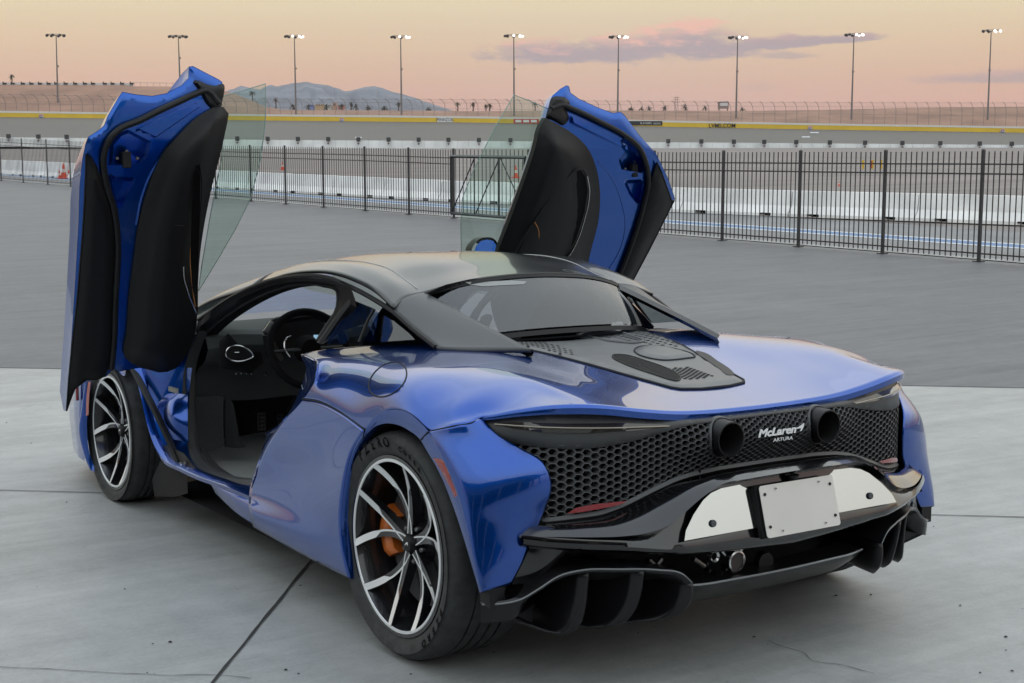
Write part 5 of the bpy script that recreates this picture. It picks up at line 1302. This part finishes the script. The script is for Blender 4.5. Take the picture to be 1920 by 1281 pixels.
vs, fs = patch([(300, 865), (330, 870), (350, 880), (352, 925), (330, 932), (290, 931), (285, 900)], 12, lambda x, y, d: P(x, y, x=-.87)); both(G().add(vs, fs), 'mud_liner', DARK, car)
vs, fs = patch([(290, 832), (312, 835), (345, 850), (374, 890), (340, 876), (306, 858)], 12, lambda x, y, d: P(x, y, x=-.885)); both(G().add(vs, fs), 'bay_liner', PLAST, car)
G().box(P(325, 731, x=-.85), (.01, .09, .02)).build('warning_label', mat('label_grey', (.3, .3, .28), rough=.6), car, smooth=False)
# --- floor, tub, interior
def quad(name, pts, m, **k): return G().add([V(p) for p in pts], [tuple(range(len(pts)))]).build(name, m, car, smooth=False, **k)
quad('underbody', [(-.56, -.30, .17), (.56, -.30, .17), (.58, .40, .13), (.84, .46, .13), (.84, 2.2, .13), (.58, 2.3, .13), (.58, 3.4, .13), (-.58, 3.4, .13), (-.58, 2.3, .13), (-.84, 2.2, .13), (-.84, .46, .13), (-.58, .40, .13)], DARK)
quad('cabin_floor', [(-.76, 1.0, .235), (0, 1.0, .235), (0, 2.75, .235), (-.76, 2.5, .235)], FLOORM)
quad('cabin_floor', [(.76, 1.0, .235), (0, 1.0, .235), (0, 2.75, .235), (.76, 2.5, .235)], FLOORM)
quad('firewall', [(-.74, 2.72, .2), (.74, 2.72, .2), (.74, 2.60, .78), (-.74, 2.60, .78)], DARK)
quad('cabin_bulkhead', [(-.70, .90, .2), (.70, .90, .2), (.66, .72, .84), (-.66, .72, .84)], ALC)
quad('centre_tunnel', [(-.12, 1.0, .24), (-.12, 2.6, .24), (-.10, 2.4, .5), (-.10, 1.0, .45)], CARPET)
quad('centre_tunnel', [(-.10, 1.0, .45), (-.10, 2.4, .5), (.10, 2.4, .5), (.10, 1.0, .45)], PLAST)
# kick panel in front of the door
both(G().grid([[P(a, b, x=-c) for a, b, c in r] for r in [[(366, 746, .72), (392, 743, .66), (419, 744, .62)], [(368, 800, .72), (394, 800, .66), (419, 800, .62)], [(376, 850, .73), (398, 846, .67), (420, 835, .62)]]], 8, 8), 'kick_panel', CARPET, car)
both(G().grid([[P(a, b, x=-c) for a, b, c in r] for r in [[(421, 744, .61), (432, 750, .59), (442, 775, .57)], [(421, 800, .61), (440, 800, .58), (452, 830, .55)], [(421, 838, .61), (450, 840, .57), (462, 838, .54)]]], 8, 8), 'footwell_liner', mat('carpet_dark', (.018, .019, .02), rough=.95), car)
# side wall of the tub
tubw = [V((q.x+.03, q.y, q.z)) for q in se_]
g = G(); g.raw([tubw[:30], [V((-.70, q.y+.02, max(.236, q.z-.03))) for q in tubw[:30]]]); both(g, 'sill_trim', CARPET, car)
# dashboard
dt = [(-.70, 2.05, .80), (-.60, 2.02, .815), (-.45, 2.0, .81), (-.3, 1.99, .815), (0, 1.98, .82), (.3, 1.99, .815), (.6, 2.02, .81), (.70, 2.05, .80)]
DASH = mat('dashboard_alcantara', (.045, .05, .052), rough=.85, bump=.2, bump_scale=500)
a = cr(L3(dt), 40)
g = G(); g.raw(subdiv([[p+V((0, .62, -.01)) for p in a], [p+V((0, .3, .012)) for p in a], [p+V((0, .06, .005)) for p in a], a, [p+V((0, -.03, -.045)) for p in a], [p+V((0, .0, -.10)) for p in a], [p+V((0, .10, -.16)) for p in a], [p+V((0, .16, -.32)) for p in a]], 3)); dash = g.build('dashboard', DASH, car)
# air vent
vo_ = [(426, 655), (436, 649), (455, 650), (470, 660), (475, 668), (465, 674), (430, 673), (424, 667)]
vpl = lambda p: p.y-(1.985+.15*(.80-p.z))
vs, fs = patch(vo_, 5, lambda x, y, d: P(x, y, y=1.945)); G().add(vs, fs).build('air_vent', DARK, dash)
G().tube(cr([P(a, b, y=1.94) for a, b in vo_], 40, closed=True), .003, 5, closed=True).build('vent_ring', CHROME, dash)
G().tube([P(440, 661, y=1.935), P(448, 661, y=1.935)], .002, 5).build('vent_tab', CHROME, dash)
vs, fs = patch([(411, 640), (428, 625), (446, 645), (470, 660), (489, 660), (495, 680), (470, 700), (412, 690)], 10, lambda x, y, d: P(x, y, y=1.96-.008*sstep(d, 0, 8))); G().add(vs, fs).build('dash_fascia', PLAST, dash)
for i in range(4): G().tube([P(441+i*9.5, 700, y=1.97), P(444+i*9.5, 701, y=1.97)], .0035, 6).build('dash_switch', CHROME, dash)
G().lathe([(-.006, 0), (-.006, .009), (0, .010)], P(497, 702, y=1.96), 'y', 16).build('starter_button', CHROME, dash)
# instrument binnacle + column
bc = P(520, 625, y=1.93); g = G(); g.tube(cr([P(499, 622, y=1.93), P(510, 606, y=1.92), P(545, 598, y=1.90), P(590, 594, y=1.89), P(625, 605, y=1.89)], 20), .016, 8); g.build('instrument_hood', PLAST, dash)
vs, fs = patch([(506, 615), (520, 606), (560, 600), (600, 600), (615, 612), (612, 655), (520, 665), (506, 640)], 10, lambda x, y, d: P(x, y, y=1.94)); G().add(vs, fs).build('instrument_panel', DARK, dash)
G().add([P(588, 628, y=1.925), P(597, 628, y=1.925), P(597, 637, y=1.925), P(588, 637, y=1.925)], [(0, 1, 2, 3)]).build('instrument_display', mat('display_lit', (.1, .2, .3), em=(.35, .6, .8), ems=.7), dash, smooth=False)
G().tube([P(499, 625, y=1.90), P(512, 606, y=1.91)], .018, 8).build('column_pod', mat('pod_metal', (.35, .35, .34), rough=.3, metal=.8), dash)
G().tube([P(500, 626, y=1.89), P(508, 655, y=1.90), P(520, 675, y=1.92)], [.02, .03, .03], 8).build('column_pod', PLAST, dash)
# steering wheel
sc_ = P(580, 655, x=-.36); ax_ = V((0, -.94, .34)).normalized(); u1 = V((1, 0, 0)); u2 = ax_.cross(u1)*-1
ang = [i*2*math.pi/48 for i in range(48)]
swr = G().tube([sc_+u1*math.cos(a)*.178+u2*math.sin(a)*(.165) for a in ang], .0165, 10, closed=True).build('steering_wheel', ALC, car)
G().lathe([(-.02, 0), (-.02, .045), (.03, .06)], sc_, 'y', 24).build('wheel_hub', ALC, swr)
for a in (R_(0), R_(180), R_(82), R_(98)): G().tube([sc_+u1*math.cos(a)*.04+u2*math.sin(a)*.04, sc_+u1*math.cos(a)*.17+u2*math.sin(a)*.16], [.02, .012], 6, flat=.5).build('spoke', PLAST, swr)
both_sp = G().tube(cr([sc_+ax_*.012+u1*x+u2*z for x, z in ((-.10, .03), (-.118, -.01), (-.105, -.05), (-.08, -.06))], 12), .0035, 5); both_sp.build('spoke_trim', CHROME, swr)
# pedals
PDM = mat('pedal_metal', (.4, .4, .39), rough=.35, metal=.9)
for (a, b, ww, hh) in ((489, 790, 20, 42), (524, 792, 14, 40)):
    c = P(a, b, y=2.45); k = 2998/ (c-CAM_C).dot(CAM_F); wm, hm = ww/k, hh/k
    o = G().box(c, (wm, .012, hm)).build('pedal', DARK, car, smooth=False)
    g = G()
    for q in range(5): g.box(c+V((0, -.009, hm*(-.4+.2*q))), (wm*.9, .004, hm*.09))
    for q in (-.4, 0, .4): g.box(c+V((wm*q, -.009, 0)), (wm*.12, .004, hm*.95))
    g.build('pedal_grip', PDM, o, smooth=False)
# seats
for s in (-1, 1):
    g = G(); rows = []
    for (y, z, w_h, dp) in [(.93, .32, .22, .02), (.90, .55, .25, .06), (.86, .75, .24, .06), (.83, .88, .19, .05), (.82, .97, .155, .04), (.82, 1.05, .11, .0)]:
        rows.append([V((s*.36+x*w_h, y+dp*abs(x)**2*1.2, z)) for x in (-1, -.8, -.4, 0, .4, .8, 1)])
    rows2 = [[p+V((0, -.07, 0)) for p in r] for r in rows]
    g.grid(rows, 16, 24); g.grid(rows2, 16, 24)
    seat = g.build('seat', ALC, car)
    g = G(); g.grid([[V((s*.36+x*.24, y, z+.04*abs(x)**2)) for x in (-1, -.7, 0, .7, 1)] for (y, z) in ((.93, .36), (1.2, .33), (1.42, .36), (1.47, .30))], 14, 12); g.build('seat_cushion', ALC, seat)
G().tube(cr([V((.30, .80, .93)), V((.29, .79, .99)), V((.33, .79, 1.0)), V((.38, .79, .95))], 10), .006, 6).build('seat_stitching', mat('seat_trim_cream', (.55, .5, .3)), car)
# rear-view mirror area
G().box((0, 1.72, 1.06), (.2, .02, .05)).build('rear_view_mirror', PLAST, car, smooth=False, bevel=.01)

# --- wheels
def wheel(name, cx, cy, cz, R, W, rr, spin, front, par, side=-1):
    """cx = outer face of the tyre. built for the left side, mirrored when side=+1"""
    root = thing(name, 'x', 'x', (0, 0, 0)); del root['label']; del root['category']; root.parent = par
    def B(g, nm, m, p, **k):
        if side > 0: g = g.mirror()
        return g.build(nm, m, p, **k)
    X = -abs(cx); c = V((0, cy, cz)); rb = rr+.012
    prof = [(X+.055, rb-.012), (X+.022, rb-.006), (X+.014, rb+.004), (X+.004, rb+.025), (X, rb+.045), (X+.004, R-.030), (X+.016, R-.012), (X+.034, R-.002), (X+.05, R)]
    ribs = []
    n = 5; w0 = X+.05; w1 = X+W-.05
    for k in range(n):
        a = w0+(w1-w0)*k/n; b = w0+(w1-w0)*(k+1)/n
        if k: ribs += [(a-.004, R), (a-.004, R-.007), (a+.004, R-.007), (a+.004, R)]
    prof += ribs+[(w1, R), (X+W-.02, R-.008), (X+W, R-.04), (X+W, rb+.03), (X+W-.03, rb-.01)]
    ty = B(G().lathe(prof, c, 'x', 120), 'tyre', TYRE, root, angle=32)
    # rim barrel and lip
    lip = [(X+.016, rb-.001), (X+.012, rb-.004), (X+.012, rr-.007), (X+.016, rr-.010)]
    rim = B(G().lathe([(X+.016, rr-.009), (X+.035, rr-.016), (X+.06, rr-.020), (X+.17, rr-.04), (X+W-.02, rr-.02)], c, 'x', 96), 'rim', RIMK, root)
    B(G().lathe([(X+.014, rr-.0005), (X+.011, rr-.002), (X+.011, rr-.0095), (X+.014, rr-.011)], c, 'x', 120), 'rim_lip', RIMS, rim)
    B(G().lathe([(X+.013, rr-.0005), (X+.013, rr+.010), (X+.02, rr+.012)], c, 'x', 96), 'bead_ring', RIMK, rim)
    hub = X+.068
    def pt(t_, ang, dx=0.):
        # spoke spine: t_=0 hub .. 1 rim; the face dishes in towards the hub
        r = .03+(rr-.008-.03)*t_; x = hub+(X+.012-hub)*(t_**2.2)*1.0+.006*math.sin(math.pi*t_); return V((x+dx, cy+r*math.cos(ang), cz+r*math.sin(ang)))
    sv, sf = G(), G()
    for k in range(5):
        base = R_(spin+72*k)
        for sgn, ex, bow in ((1, 1.0, .0), (-1, 1.0, .0)):
            N = 22; L_, Rr, top_l, top_r = [], [], [], []
            cl = []
            for i in range(N+1):
                t_ = i/N
                if sgn > 0: off = R_(20)*(t_**.8)
                else: off = -R_(20)*(t_**1.35)
                cl.append((t_, base+off))
            body = []; face = []
            for i, (t_, an) in enumerate(cl):
                p = pt(t_, an); q0 = pt(*cl[max(0, i-1)]); q1 = pt(*cl[min(N, i+1)]); tn = (q1-q0); tn.x = 0; tn.normalize(); nn = V((0, -tn.z, tn.y))
                wd = .0085+.0045*t_+(.007*(1-t_)**3)
                # silver machined face on outer third; thin inner strip paints the edge highlight
                wf = .0021+.0010*sstep(t_, .1, .5)+.0078*sstep(t_, .58, .70)
                eo = (wd-wf)*sgn*(1-sstep(t_, .55, .75))*1.0
                dpt = .045-.022*t_
                body.append([p-nn*(wd), p+nn*(wd), p+nn*(wd*.75)+V((dpt, 0, 0)), p-nn*(wd*.75)+V((dpt, 0, 0))])
                e2_ = -eo*.9
                face.append([p+nn*(e2_-wf)+V((-.0015, 0, 0)), p+nn*(e2_+wf)+V((-.0015, 0, 0)), p+nn*(e2_+wf)+V((.001, 0, 0)), p+nn*(e2_-wf)+V((.001, 0, 0))])
            sv.raw(body, True); sf.raw(face, True)
    # spokes are one casting: dark body and machined face
    B(sv, 'spokes', RIMK, rim, smooth=True, angle=50); B(sf, 'spoke_face', RIMS, rim, smooth=False)
    B(G().lathe([(hub-.016, 0), (hub-.015, .022), (hub-.010, .0265), (hub+.0, .028), (hub+.05, .05)], c, 'x', 40), 'hub_cap', PLAST, rim)
    sw_ = [(-.010, -.008), (-.004, .002), (.004, .008), (.012, .009), (.011, .002), (.008, -.004), (.006, .002), (-.002, -.001)]
    vs, fs = patch(sw_, .004, lambda x, y, d: V((hub-.017, cy-x, cz+y))); B(G().add(vs, fs), 'hub_emblem', RIMS, rim, smooth=False)
    for k in range(5):
        a = R_(spin+72*k+36); q = V((hub+.012, cy+.055*math.cos(a), cz+.055*math.sin(a))); B(G().lathe([(-.01, 0), (-.01, .006), (-.004, .010), (.03, .012)], q, 'x', 12), 'wheel_bolt', DKM, rim)
    # brake disc, caliper
    B(G().lathe([(X+.115, .07), (X+.115, rr*.74), (X+.14, rr*.74), (X+.14, .07)], c, 'x', 64), 'brake_disc', DISC, root, angle=30)
    B(G().lathe([(X+.09, 0), (X+.09, .06), (X+.115, .075)], c, 'x', 40), 'brake_hub', PLAST, root)
    sgn = 1 if not front else -1
    cal = []
    for i in range(9):
        a = math.pi*0+sgn*0; aa = R_(-25+50*i/8); 
        row = []
        for (dx, r) in ((.085, rr*.56), (.075, rr*.62), (.075, rr*.76), (.085, rr*.84), (.14, rr*.84), (.14, rr*.56)):
            e = 1-.1*abs(i-4)/4
            row.append(V((X+dx+(.012 if i in (0, 8) else 0), cy+sgn*r*e*math.cos(aa), cz+r*e*math.sin(aa))))
        cal.append(row)
    g = G().raw(cal, True); g.add(cal[0], [tuple(range(6))]); g.add(cal[-1], [tuple(reversed(range(6)))]); B(g, 'brake_caliper', CALI, root, angle=35)
    return root, ty, X, rb, c
def tyretext(ty, X, rb, c, txt, a0, hpx, rad, da, side=-1):
    ang = R_(a0)
    for ch in txt:
        if ch != ' ':
            vs, fs = flat_text(ch, hpx*1.4, bold=.0012, sx_=1.05)
            er = V((0, math.cos(ang), math.sin(ang))); et = V((0, -math.sin(ang), math.cos(ang)))   # reading direction seen from outside-left: towards -Y
            p0 = c+er*rad
            vv = []
            for v in vs:
                q = p0+et*(-(-v.x))*1.0+er*v.y; rr_q = math.hypot(q.y-c.y, q.z-c.z)
                vv.append(V((X+.0135-.0135*sstep(rr_q, rb, rb+.04)-.0012, q.y, q.z)))
            g = G().add(vv, fs); g = g.mirror() if side > 0 else g; g.build('tyre_lettering', TYRETXT, ty, smooth=False)
        ang += R_(da)
RW = wheel('rear_wheel', .945, 0, .353, .353, .295, .270, 82, False, car)
RW2 = wheel('rear_wheel', .945, 0, .353, .353, .295, .270, 82, False, car, side=1)
FW = wheel('front_wheel', .938, 2.64, .322, .322, .235, .258, 82, True, car)
FW2 = wheel('front_wheel', .938, 2.64, .322, .322, .235, .258, 82, True, car, side=1)
for Wd in (RW,):
    tyretext(Wd[1], Wd[2], Wd[3], Wd[4], 'PZERO', 52, .031, .319, 8.2); tyretext(Wd[1], Wd[2], Wd[3], Wd[4], 'CORSA', 100, .016, .314, 5.4)
    tyretext(Wd[1], Wd[2], Wd[3], Wd[4], 'PZERO', 205, .022, .315, 7.0)

# --- doors (raised)
def doorY(z):
    u = 1.64-z; return 1.565+.60*(u+math.sqrt(u*u+.02))/2+.12*max(0., z-1.62)-.04
def DP(px, py, off=0.): return PS(px, py, lambda p: p.y-(doorY(p.z)+off), 4.5, 10)
def door(side, outline, liner, trim, seal, glass, pocket, lowtri, shelf, latch, extras):
    root = thing('door', 'x', 'x'); del root['label']; del root['category']; root.parent = car
    pk = [V(q) for q in pocket]; lt = [V(q) for q in lowtri]; sh = [V(q) for q in shelf]
    def inset(poly, k):
        c_ = sum(poly, V((0, 0)))/len(poly); return [c_+(q-c_)*k for q in poly]
    LOOPS = []
    for pl_, dep, kk in ((pk, .060, .80), (lt, .040, .66)):
        LOOPS += [(pl_, inset(pl_, kk), dep)]
    def relief(x, y):
        q = V((x, y)); o = 0.
        for pl_, ins, dep in LOOPS:
            if inside(q, ins): o += dep
            elif poly_dist(q, ins) < .3: o += dep
            elif inside(q, pl_):
                da, db = poly_dist(q, pl_), poly_dist(q, ins); o += dep*sstep(da/(da+db+1e-6), .0, 1.)
        return o
    # inner blue frame with relief, and outer skin behind it
    vs, fs = patch(outline, 6, lambda x, y, d: DP(x, y, .012*(1-sstep(d, 0, 9))+relief(x, y)), loops=[q for l_ in LOOPS for q in (l_[0], l_[1])])
    shi = inset(sh, .80)
    v2, f2 = patch(sh, 7, lambda x, y, d: DP(x, y, .004-(.022 if inside(V((x, y)), shi) or poly_dist(V((x, y)), shi) < .3 else 0)), loops=[shi]); G().add(v2, f2).build('frame_rib', BLUE_IN, root, angle=28)
    G().add(vs, fs).build('inner_frame', BLUE_IN, root, angle=28)
    o3 = [DP(a, b, .010) for a, b in outline]
    cen = sum(o3, V())/len(o3)
    bk = [(p-cen)*.985+cen+V((0, .055, -.01)) for p in o3]; bk2 = [(p-cen)*.86+cen+V((side*.03, .125, -.03)) for p in o3]
    g = G(); g.raw([o3+[o3[0]], [p.lerp(q, .5)*1.0 for p, q in zip(o3+[o3[0]], bk+[bk[0]])], bk+[bk[0]], bk2+[bk2[0]]])
    g.add(bk2+[cen+V((side*.03, .13, -.03))], [(i, (i+1) % len(bk2), len(bk2)) for i in range(len(bk2))]); g.build('outer_skin', BLUE, root, angle=50)
    vs, fs = patch(liner, 9, lambda x, y, d: DP(x, y, -.012-.02*sstep(d, 0, 14)))
    G().add(vs, fs).build('sill_cover', PLAST, root)
    G().tube([DP(a, b, -.012) for a, b in liner], .004, 5, closed=True).build('cover_edge', PLAST, root)
    vs, fs = patch(trim, 8, lambda x, y, d: DP(x, y, -.015-.060*sstep(d, -4, 38)-.02*sstep(d, 20, 70)), smooth_n=70)
    tr = G().add(vs, fs).build('inner_trim', TRIM, root, angle=60)
    t3 = [DP(a, b, -.015) for a, b in [(q.x, q.y) for q in cr([V((a, b, 0)) for a, b in trim], 70, closed=True)]]
    G().raw([t3+[t3[0]], [p+V((0, .03, 0)) for p in t3+[t3[0]]]]).build('trim_return', TRIM, root)
    G().tube(cr([DP(a, b, -.016) for a, b in seal], 70), .0125, 8).build('weather_seal', RUBBER, root)
    vs, fs = patch(glass, 14, lambda x, y, d: DP(x, y, .015)); G().add(vs, fs).build('window_glass', GLASS_D, root)
    g3 = [DP(a, b, .015) for a, b in glass]
    G().tube(g3, .0022, 5, closed=True).build('glass_edge', mat('glass_edge_%d' % side, (.25, .36, .33), rough=.2), root)
    v2, f2 = patch(HC[side], 5, lambda x, y, d: DP(x, y, .003-.022*sstep(d, 0, 7)), smooth_n=40); G().add(v2, f2).build('hinge_cover', PLAST, root)
    la, lb = latch
    c = DP(la, lb, .02)
    G().box(c, (.034, .03, .062)).build('door_latch', DARK, root, smooth=False, bevel=.004)
    for (a, b) in ((-18, -3), (20, -3), (0, -16)): q = DP(la+a, lb+b, .035); G().tube([q, q+V((0, -.012, 0))], .006, 8).build('latch_bolt', DKM, root)
    for nm, pts, r, m, off in extras:
        G().tube(cr([DP(a, b, off) for a, b in pts], 40), r, 6).build(nm, m, tr)
    return root
LO = [(354, 125), (362, 124), (385, 136), (410, 149), (417, 154), (416, 175), (414, 197), (412, 215), (402, 300), (384, 400), (366, 520), (360, 600), (348, 660), (330, 690), (300, 698), (262, 690), (238, 694), (225, 697), (214, 692), (208, 696), (200, 706), (184, 711), (161, 712), (139, 729), (130, 752), (124, 772), (128, 712), (133, 650), (141, 525), (147, 420), (149, 350), (154, 300), (160, 270), (165, 257), (185, 244), (195, 235), (202, 217), (222, 182), (229, 172), (255, 177), (285, 180), (312, 175), (340, 160), (353, 147)]
LL = [(161, 289), (170, 295), (180, 312), (190, 337), (200, 357), (207, 378), (217, 412), (219, 450), (215, 556), (212, 650), (206, 684), (197, 703), (184, 711), (162, 712), (140, 729), (131, 752), (125, 770), (129, 712), (135, 650), (145, 560), (155, 440), (159, 375), (161, 325)]
LT = [(388, 208), (400, 201), (410, 199), (425, 205), (429, 214), (425, 235), (412, 295), (400, 340), (388, 395), (380, 440), (375, 478), (371, 547), (370, 590), (366, 625), (350, 666), (331, 690), (303, 699), (275, 692), (247, 681), (235, 670), (238, 619), (242, 556), (250, 494), (261, 416), (275, 362), (290, 320), (307, 287), (337, 252), (365, 224)]
LS = [(411, 194), (404, 186), (397, 176), (387, 170), (370, 175), (337, 190), (300, 207), (262, 226), (225, 242), (209, 257), (198, 278), (194, 300), (196, 325), (203, 357), (213, 387), (218, 418), (221, 455), (217, 556), (214, 640), (209, 692)]
LG = [(414, 182), (498, 157), (498, 215), (495, 250), (487, 305), (470, 372), (440, 432), (405, 492), (372, 546), (378, 500), (395, 400), (415, 300), (420, 230)]
LP = [(225, 249), (240, 243), (284, 266), (276, 296), (264, 309), (203, 310), (206, 270)]
LW = [(202, 322), (214, 331), (257, 333), (225, 394), (216, 385), (206, 350)]
LSH = [(246, 246), (375, 187), (383, 196), (285, 264)]
silver = mat('trim_silver', (.5, .5, .5), rough=.2, metal=1)
LX = [('trim_strip', [(364, 330), (368, 312), (373, 307), (376, 320), (374, 420), (371, 500), (370, 585)], .0025, PLAST, -.075),
      ('trim_strip', [(344, 500), (345, 519), (352, 545), (368, 588)], .003, silver, -.078), ('stitching', [(365, 428), (358, 462), (359, 525), (366, 575)], .0015, STITCH, -.078),
      ('trim_crease', [(322, 423), (345, 424)], .0015, PLAST, -.09)]
HC = {-1: [(360, 149), (372, 150), (388, 157), (405, 160), (417, 157), (415, 197), (410, 214), (396, 205), (386, 196), (376, 176)], 1: [(1035, 183), (1050, 180), (1062, 183), (1070, 195), (1064, 205), (1068, 222), (1057, 236), (1038, 228), (1024, 220), (1028, 204)]}
LD = door(-1, LO, LL, LT, LS, LG, LP, LW, LSH, (236, 300), LX)
RO = [(1062, 160), (1067, 162), (1070, 174), (1085, 185), (1122, 202), (1149, 212), (1164, 210), (1172, 217), (1199, 254), (1230, 288), (1253, 335), (1266, 373), (1260, 385), (1216, 472), (1177, 545), (1130, 640), (1100, 700), (1040, 700), (985, 680), (945, 620), (930, 540), (940, 470), (954, 419), (981, 345), (1011, 254), (1023, 221), (1026, 207), (1035, 180), (1050, 167)]
RL_ = [(1232, 304), (1240, 322), (1259, 376), (1264, 376), (1259, 386), (1216, 471), (1177, 544), (1130, 638), (1104, 690), (1110, 640), (1140, 565), (1154, 531), (1174, 484), (1200, 420), (1217, 356)]
RT = [(1023, 221), (1038, 229), (1058, 240), (1075, 251), (1102, 278), (1119, 318), (1125, 358), (1122, 415), (1109, 466), (1099, 509), (1080, 590), (1050, 670), (1000, 690), (950, 640), (925, 560), (934, 472), (954, 419), (981, 345), (1005, 272), (1014, 235)]
RS = [(1034, 204), (1042, 200), (1052, 197), (1075, 205), (1122, 227), (1172, 254), (1197, 275), (1211, 305), (1216, 338), (1207, 385), (1190, 442), (1157, 529), (1120, 620), (1100, 680)]
RG = [(1034, 207), (1000, 192), (964, 178), (931, 234), (887, 321), (867, 372), (864, 419), (865, 472), (875, 540), (930, 560), (950, 430), (985, 335), (1022, 225)]
RP = [(1170, 258), (1193, 275), (1208, 300), (1209, 326), (1165, 318), (1160, 300), (1172, 285), (1158, 268)]
RWt = [(1168, 338), (1208, 336), (1206, 360), (1198, 388), (1180, 365)]
RSH = [(1062, 213), (1175, 270), (1178, 282), (1066, 226)]
RX = [('pocket_outline', [(963, 477), (985, 440), (1008, 405), (1030, 374), (1055, 345), (1068, 329), (1078, 320), (1090, 316), (1100, 331), (1105, 358), (1102, 385), (1099, 398), (1082, 452), (1052, 497), (1040, 515)], .004, PLAST, -.088),
      ('trim_strip', [(1101, 330), (1105, 358), (1103, 380), (1096, 410), (1082, 452), (1068, 478), (1050, 499)], .0035, silver, -.092),
      ('stitching', [(1003, 417), (1010, 432), (1010, 450), (1006, 466), (1000, 486)], .0018, STITCH, -.092)]
RD = door(1, RO, RL_, RT, RS, RG, RP, RWt, RSH, (1188, 320), RX)
vs, fs = patch([(363, 330), (369, 311), (374, 308), (376, 330), (374, 420), (371, 500), (370, 580), (360, 540), (357, 480), (359, 400)], 7, lambda x, y, d: DP(x, y, -.088)); G().add(vs, fs).build('door_pocket', mat('pocket_gloss', (.006, .006, .006), rough=.2), LD)
vs, fs = patch([(965, 476), (985, 443), (1010, 408), (1055, 349), (1078, 323), (1089, 319), (1098, 332), (1102, 358), (1096, 398), (1080, 450), (1052, 494), (1030, 520), (990, 530), (960, 500)], 9, lambda x, y, d: DP(x, y, -.080-.004*sstep(d, 0, 20))); G().add(vs, fs).build('door_pocket', ALC, RD)
# raised crease on both inner frames
for rt_, pts in ((LD, [(305, 290), (285, 320), (265, 370), (255, 420)]), (RD, [(1120, 302), (1145, 330), (1163, 372), (1172, 415), (1165, 460), (1130, 523)])):
    G().tube(cr([DP(a, b, .004) for a, b in pts], 30), .007, 6).build('frame_crease', BLUE_IN, rt_)
# right wing mirror (on the door)
mo_ = [(884, 472), (888, 460), (898, 449), (912, 445), (925, 447), (934, 458), (936, 475), (925, 490), (900, 490), (886, 482)]
mh = [P(a, b, y=2.30) for a, b in mo_]
mc = sum(mh, V())/len(mh)
g = G(); g.raw([cr(mh, 30, closed=True)+[mh[0]], [mc+(p-mc)*1.02+V((0, .05, 0)) for p in cr(mh, 30, closed=True)+[mh[0]]], [mc+(p-mc)*.5+V((0, .12, 0)) for p in cr(mh, 30, closed=True)+[mh[0]]]]); mir_ = g.build('wing_mirror', PLAST, RD)
vs, fs = patch([(a, b) for a, b in [(889, 472), (893, 461), (902, 452), (914, 449), (925, 452), (931, 461), (932, 475), (922, 486), (900, 486)]], 7, lambda x, y, d: P(x, y, y=2.297)); G().add(vs, fs).build('mirror_glass', MIRG, mir_, smooth=False)
# ---- thin evening air over the valley
hm = bpy.data.materials.new('haze'); hm.use_nodes = True; t = NT(hm.node_tree)
pv = t.n('ShaderNodeVolumePrincipled'); pv.inputs['Color'].default_value = (.80, .86, 1.0, 1); pv.inputs['Density'].default_value = 4e-5; pv.inputs['Anisotropy'].default_value = .0
ho = t.n('ShaderNodeOutputMaterial'); t.l(pv.outputs[0], ho.inputs['Volume'])
hz = G().box((2800, 4000, 420), (9000, 9600, 1000)).build('haze', hm, smooth=False)
hz['kind'] = 'stuff'; hz.matrix_world = LEVEL
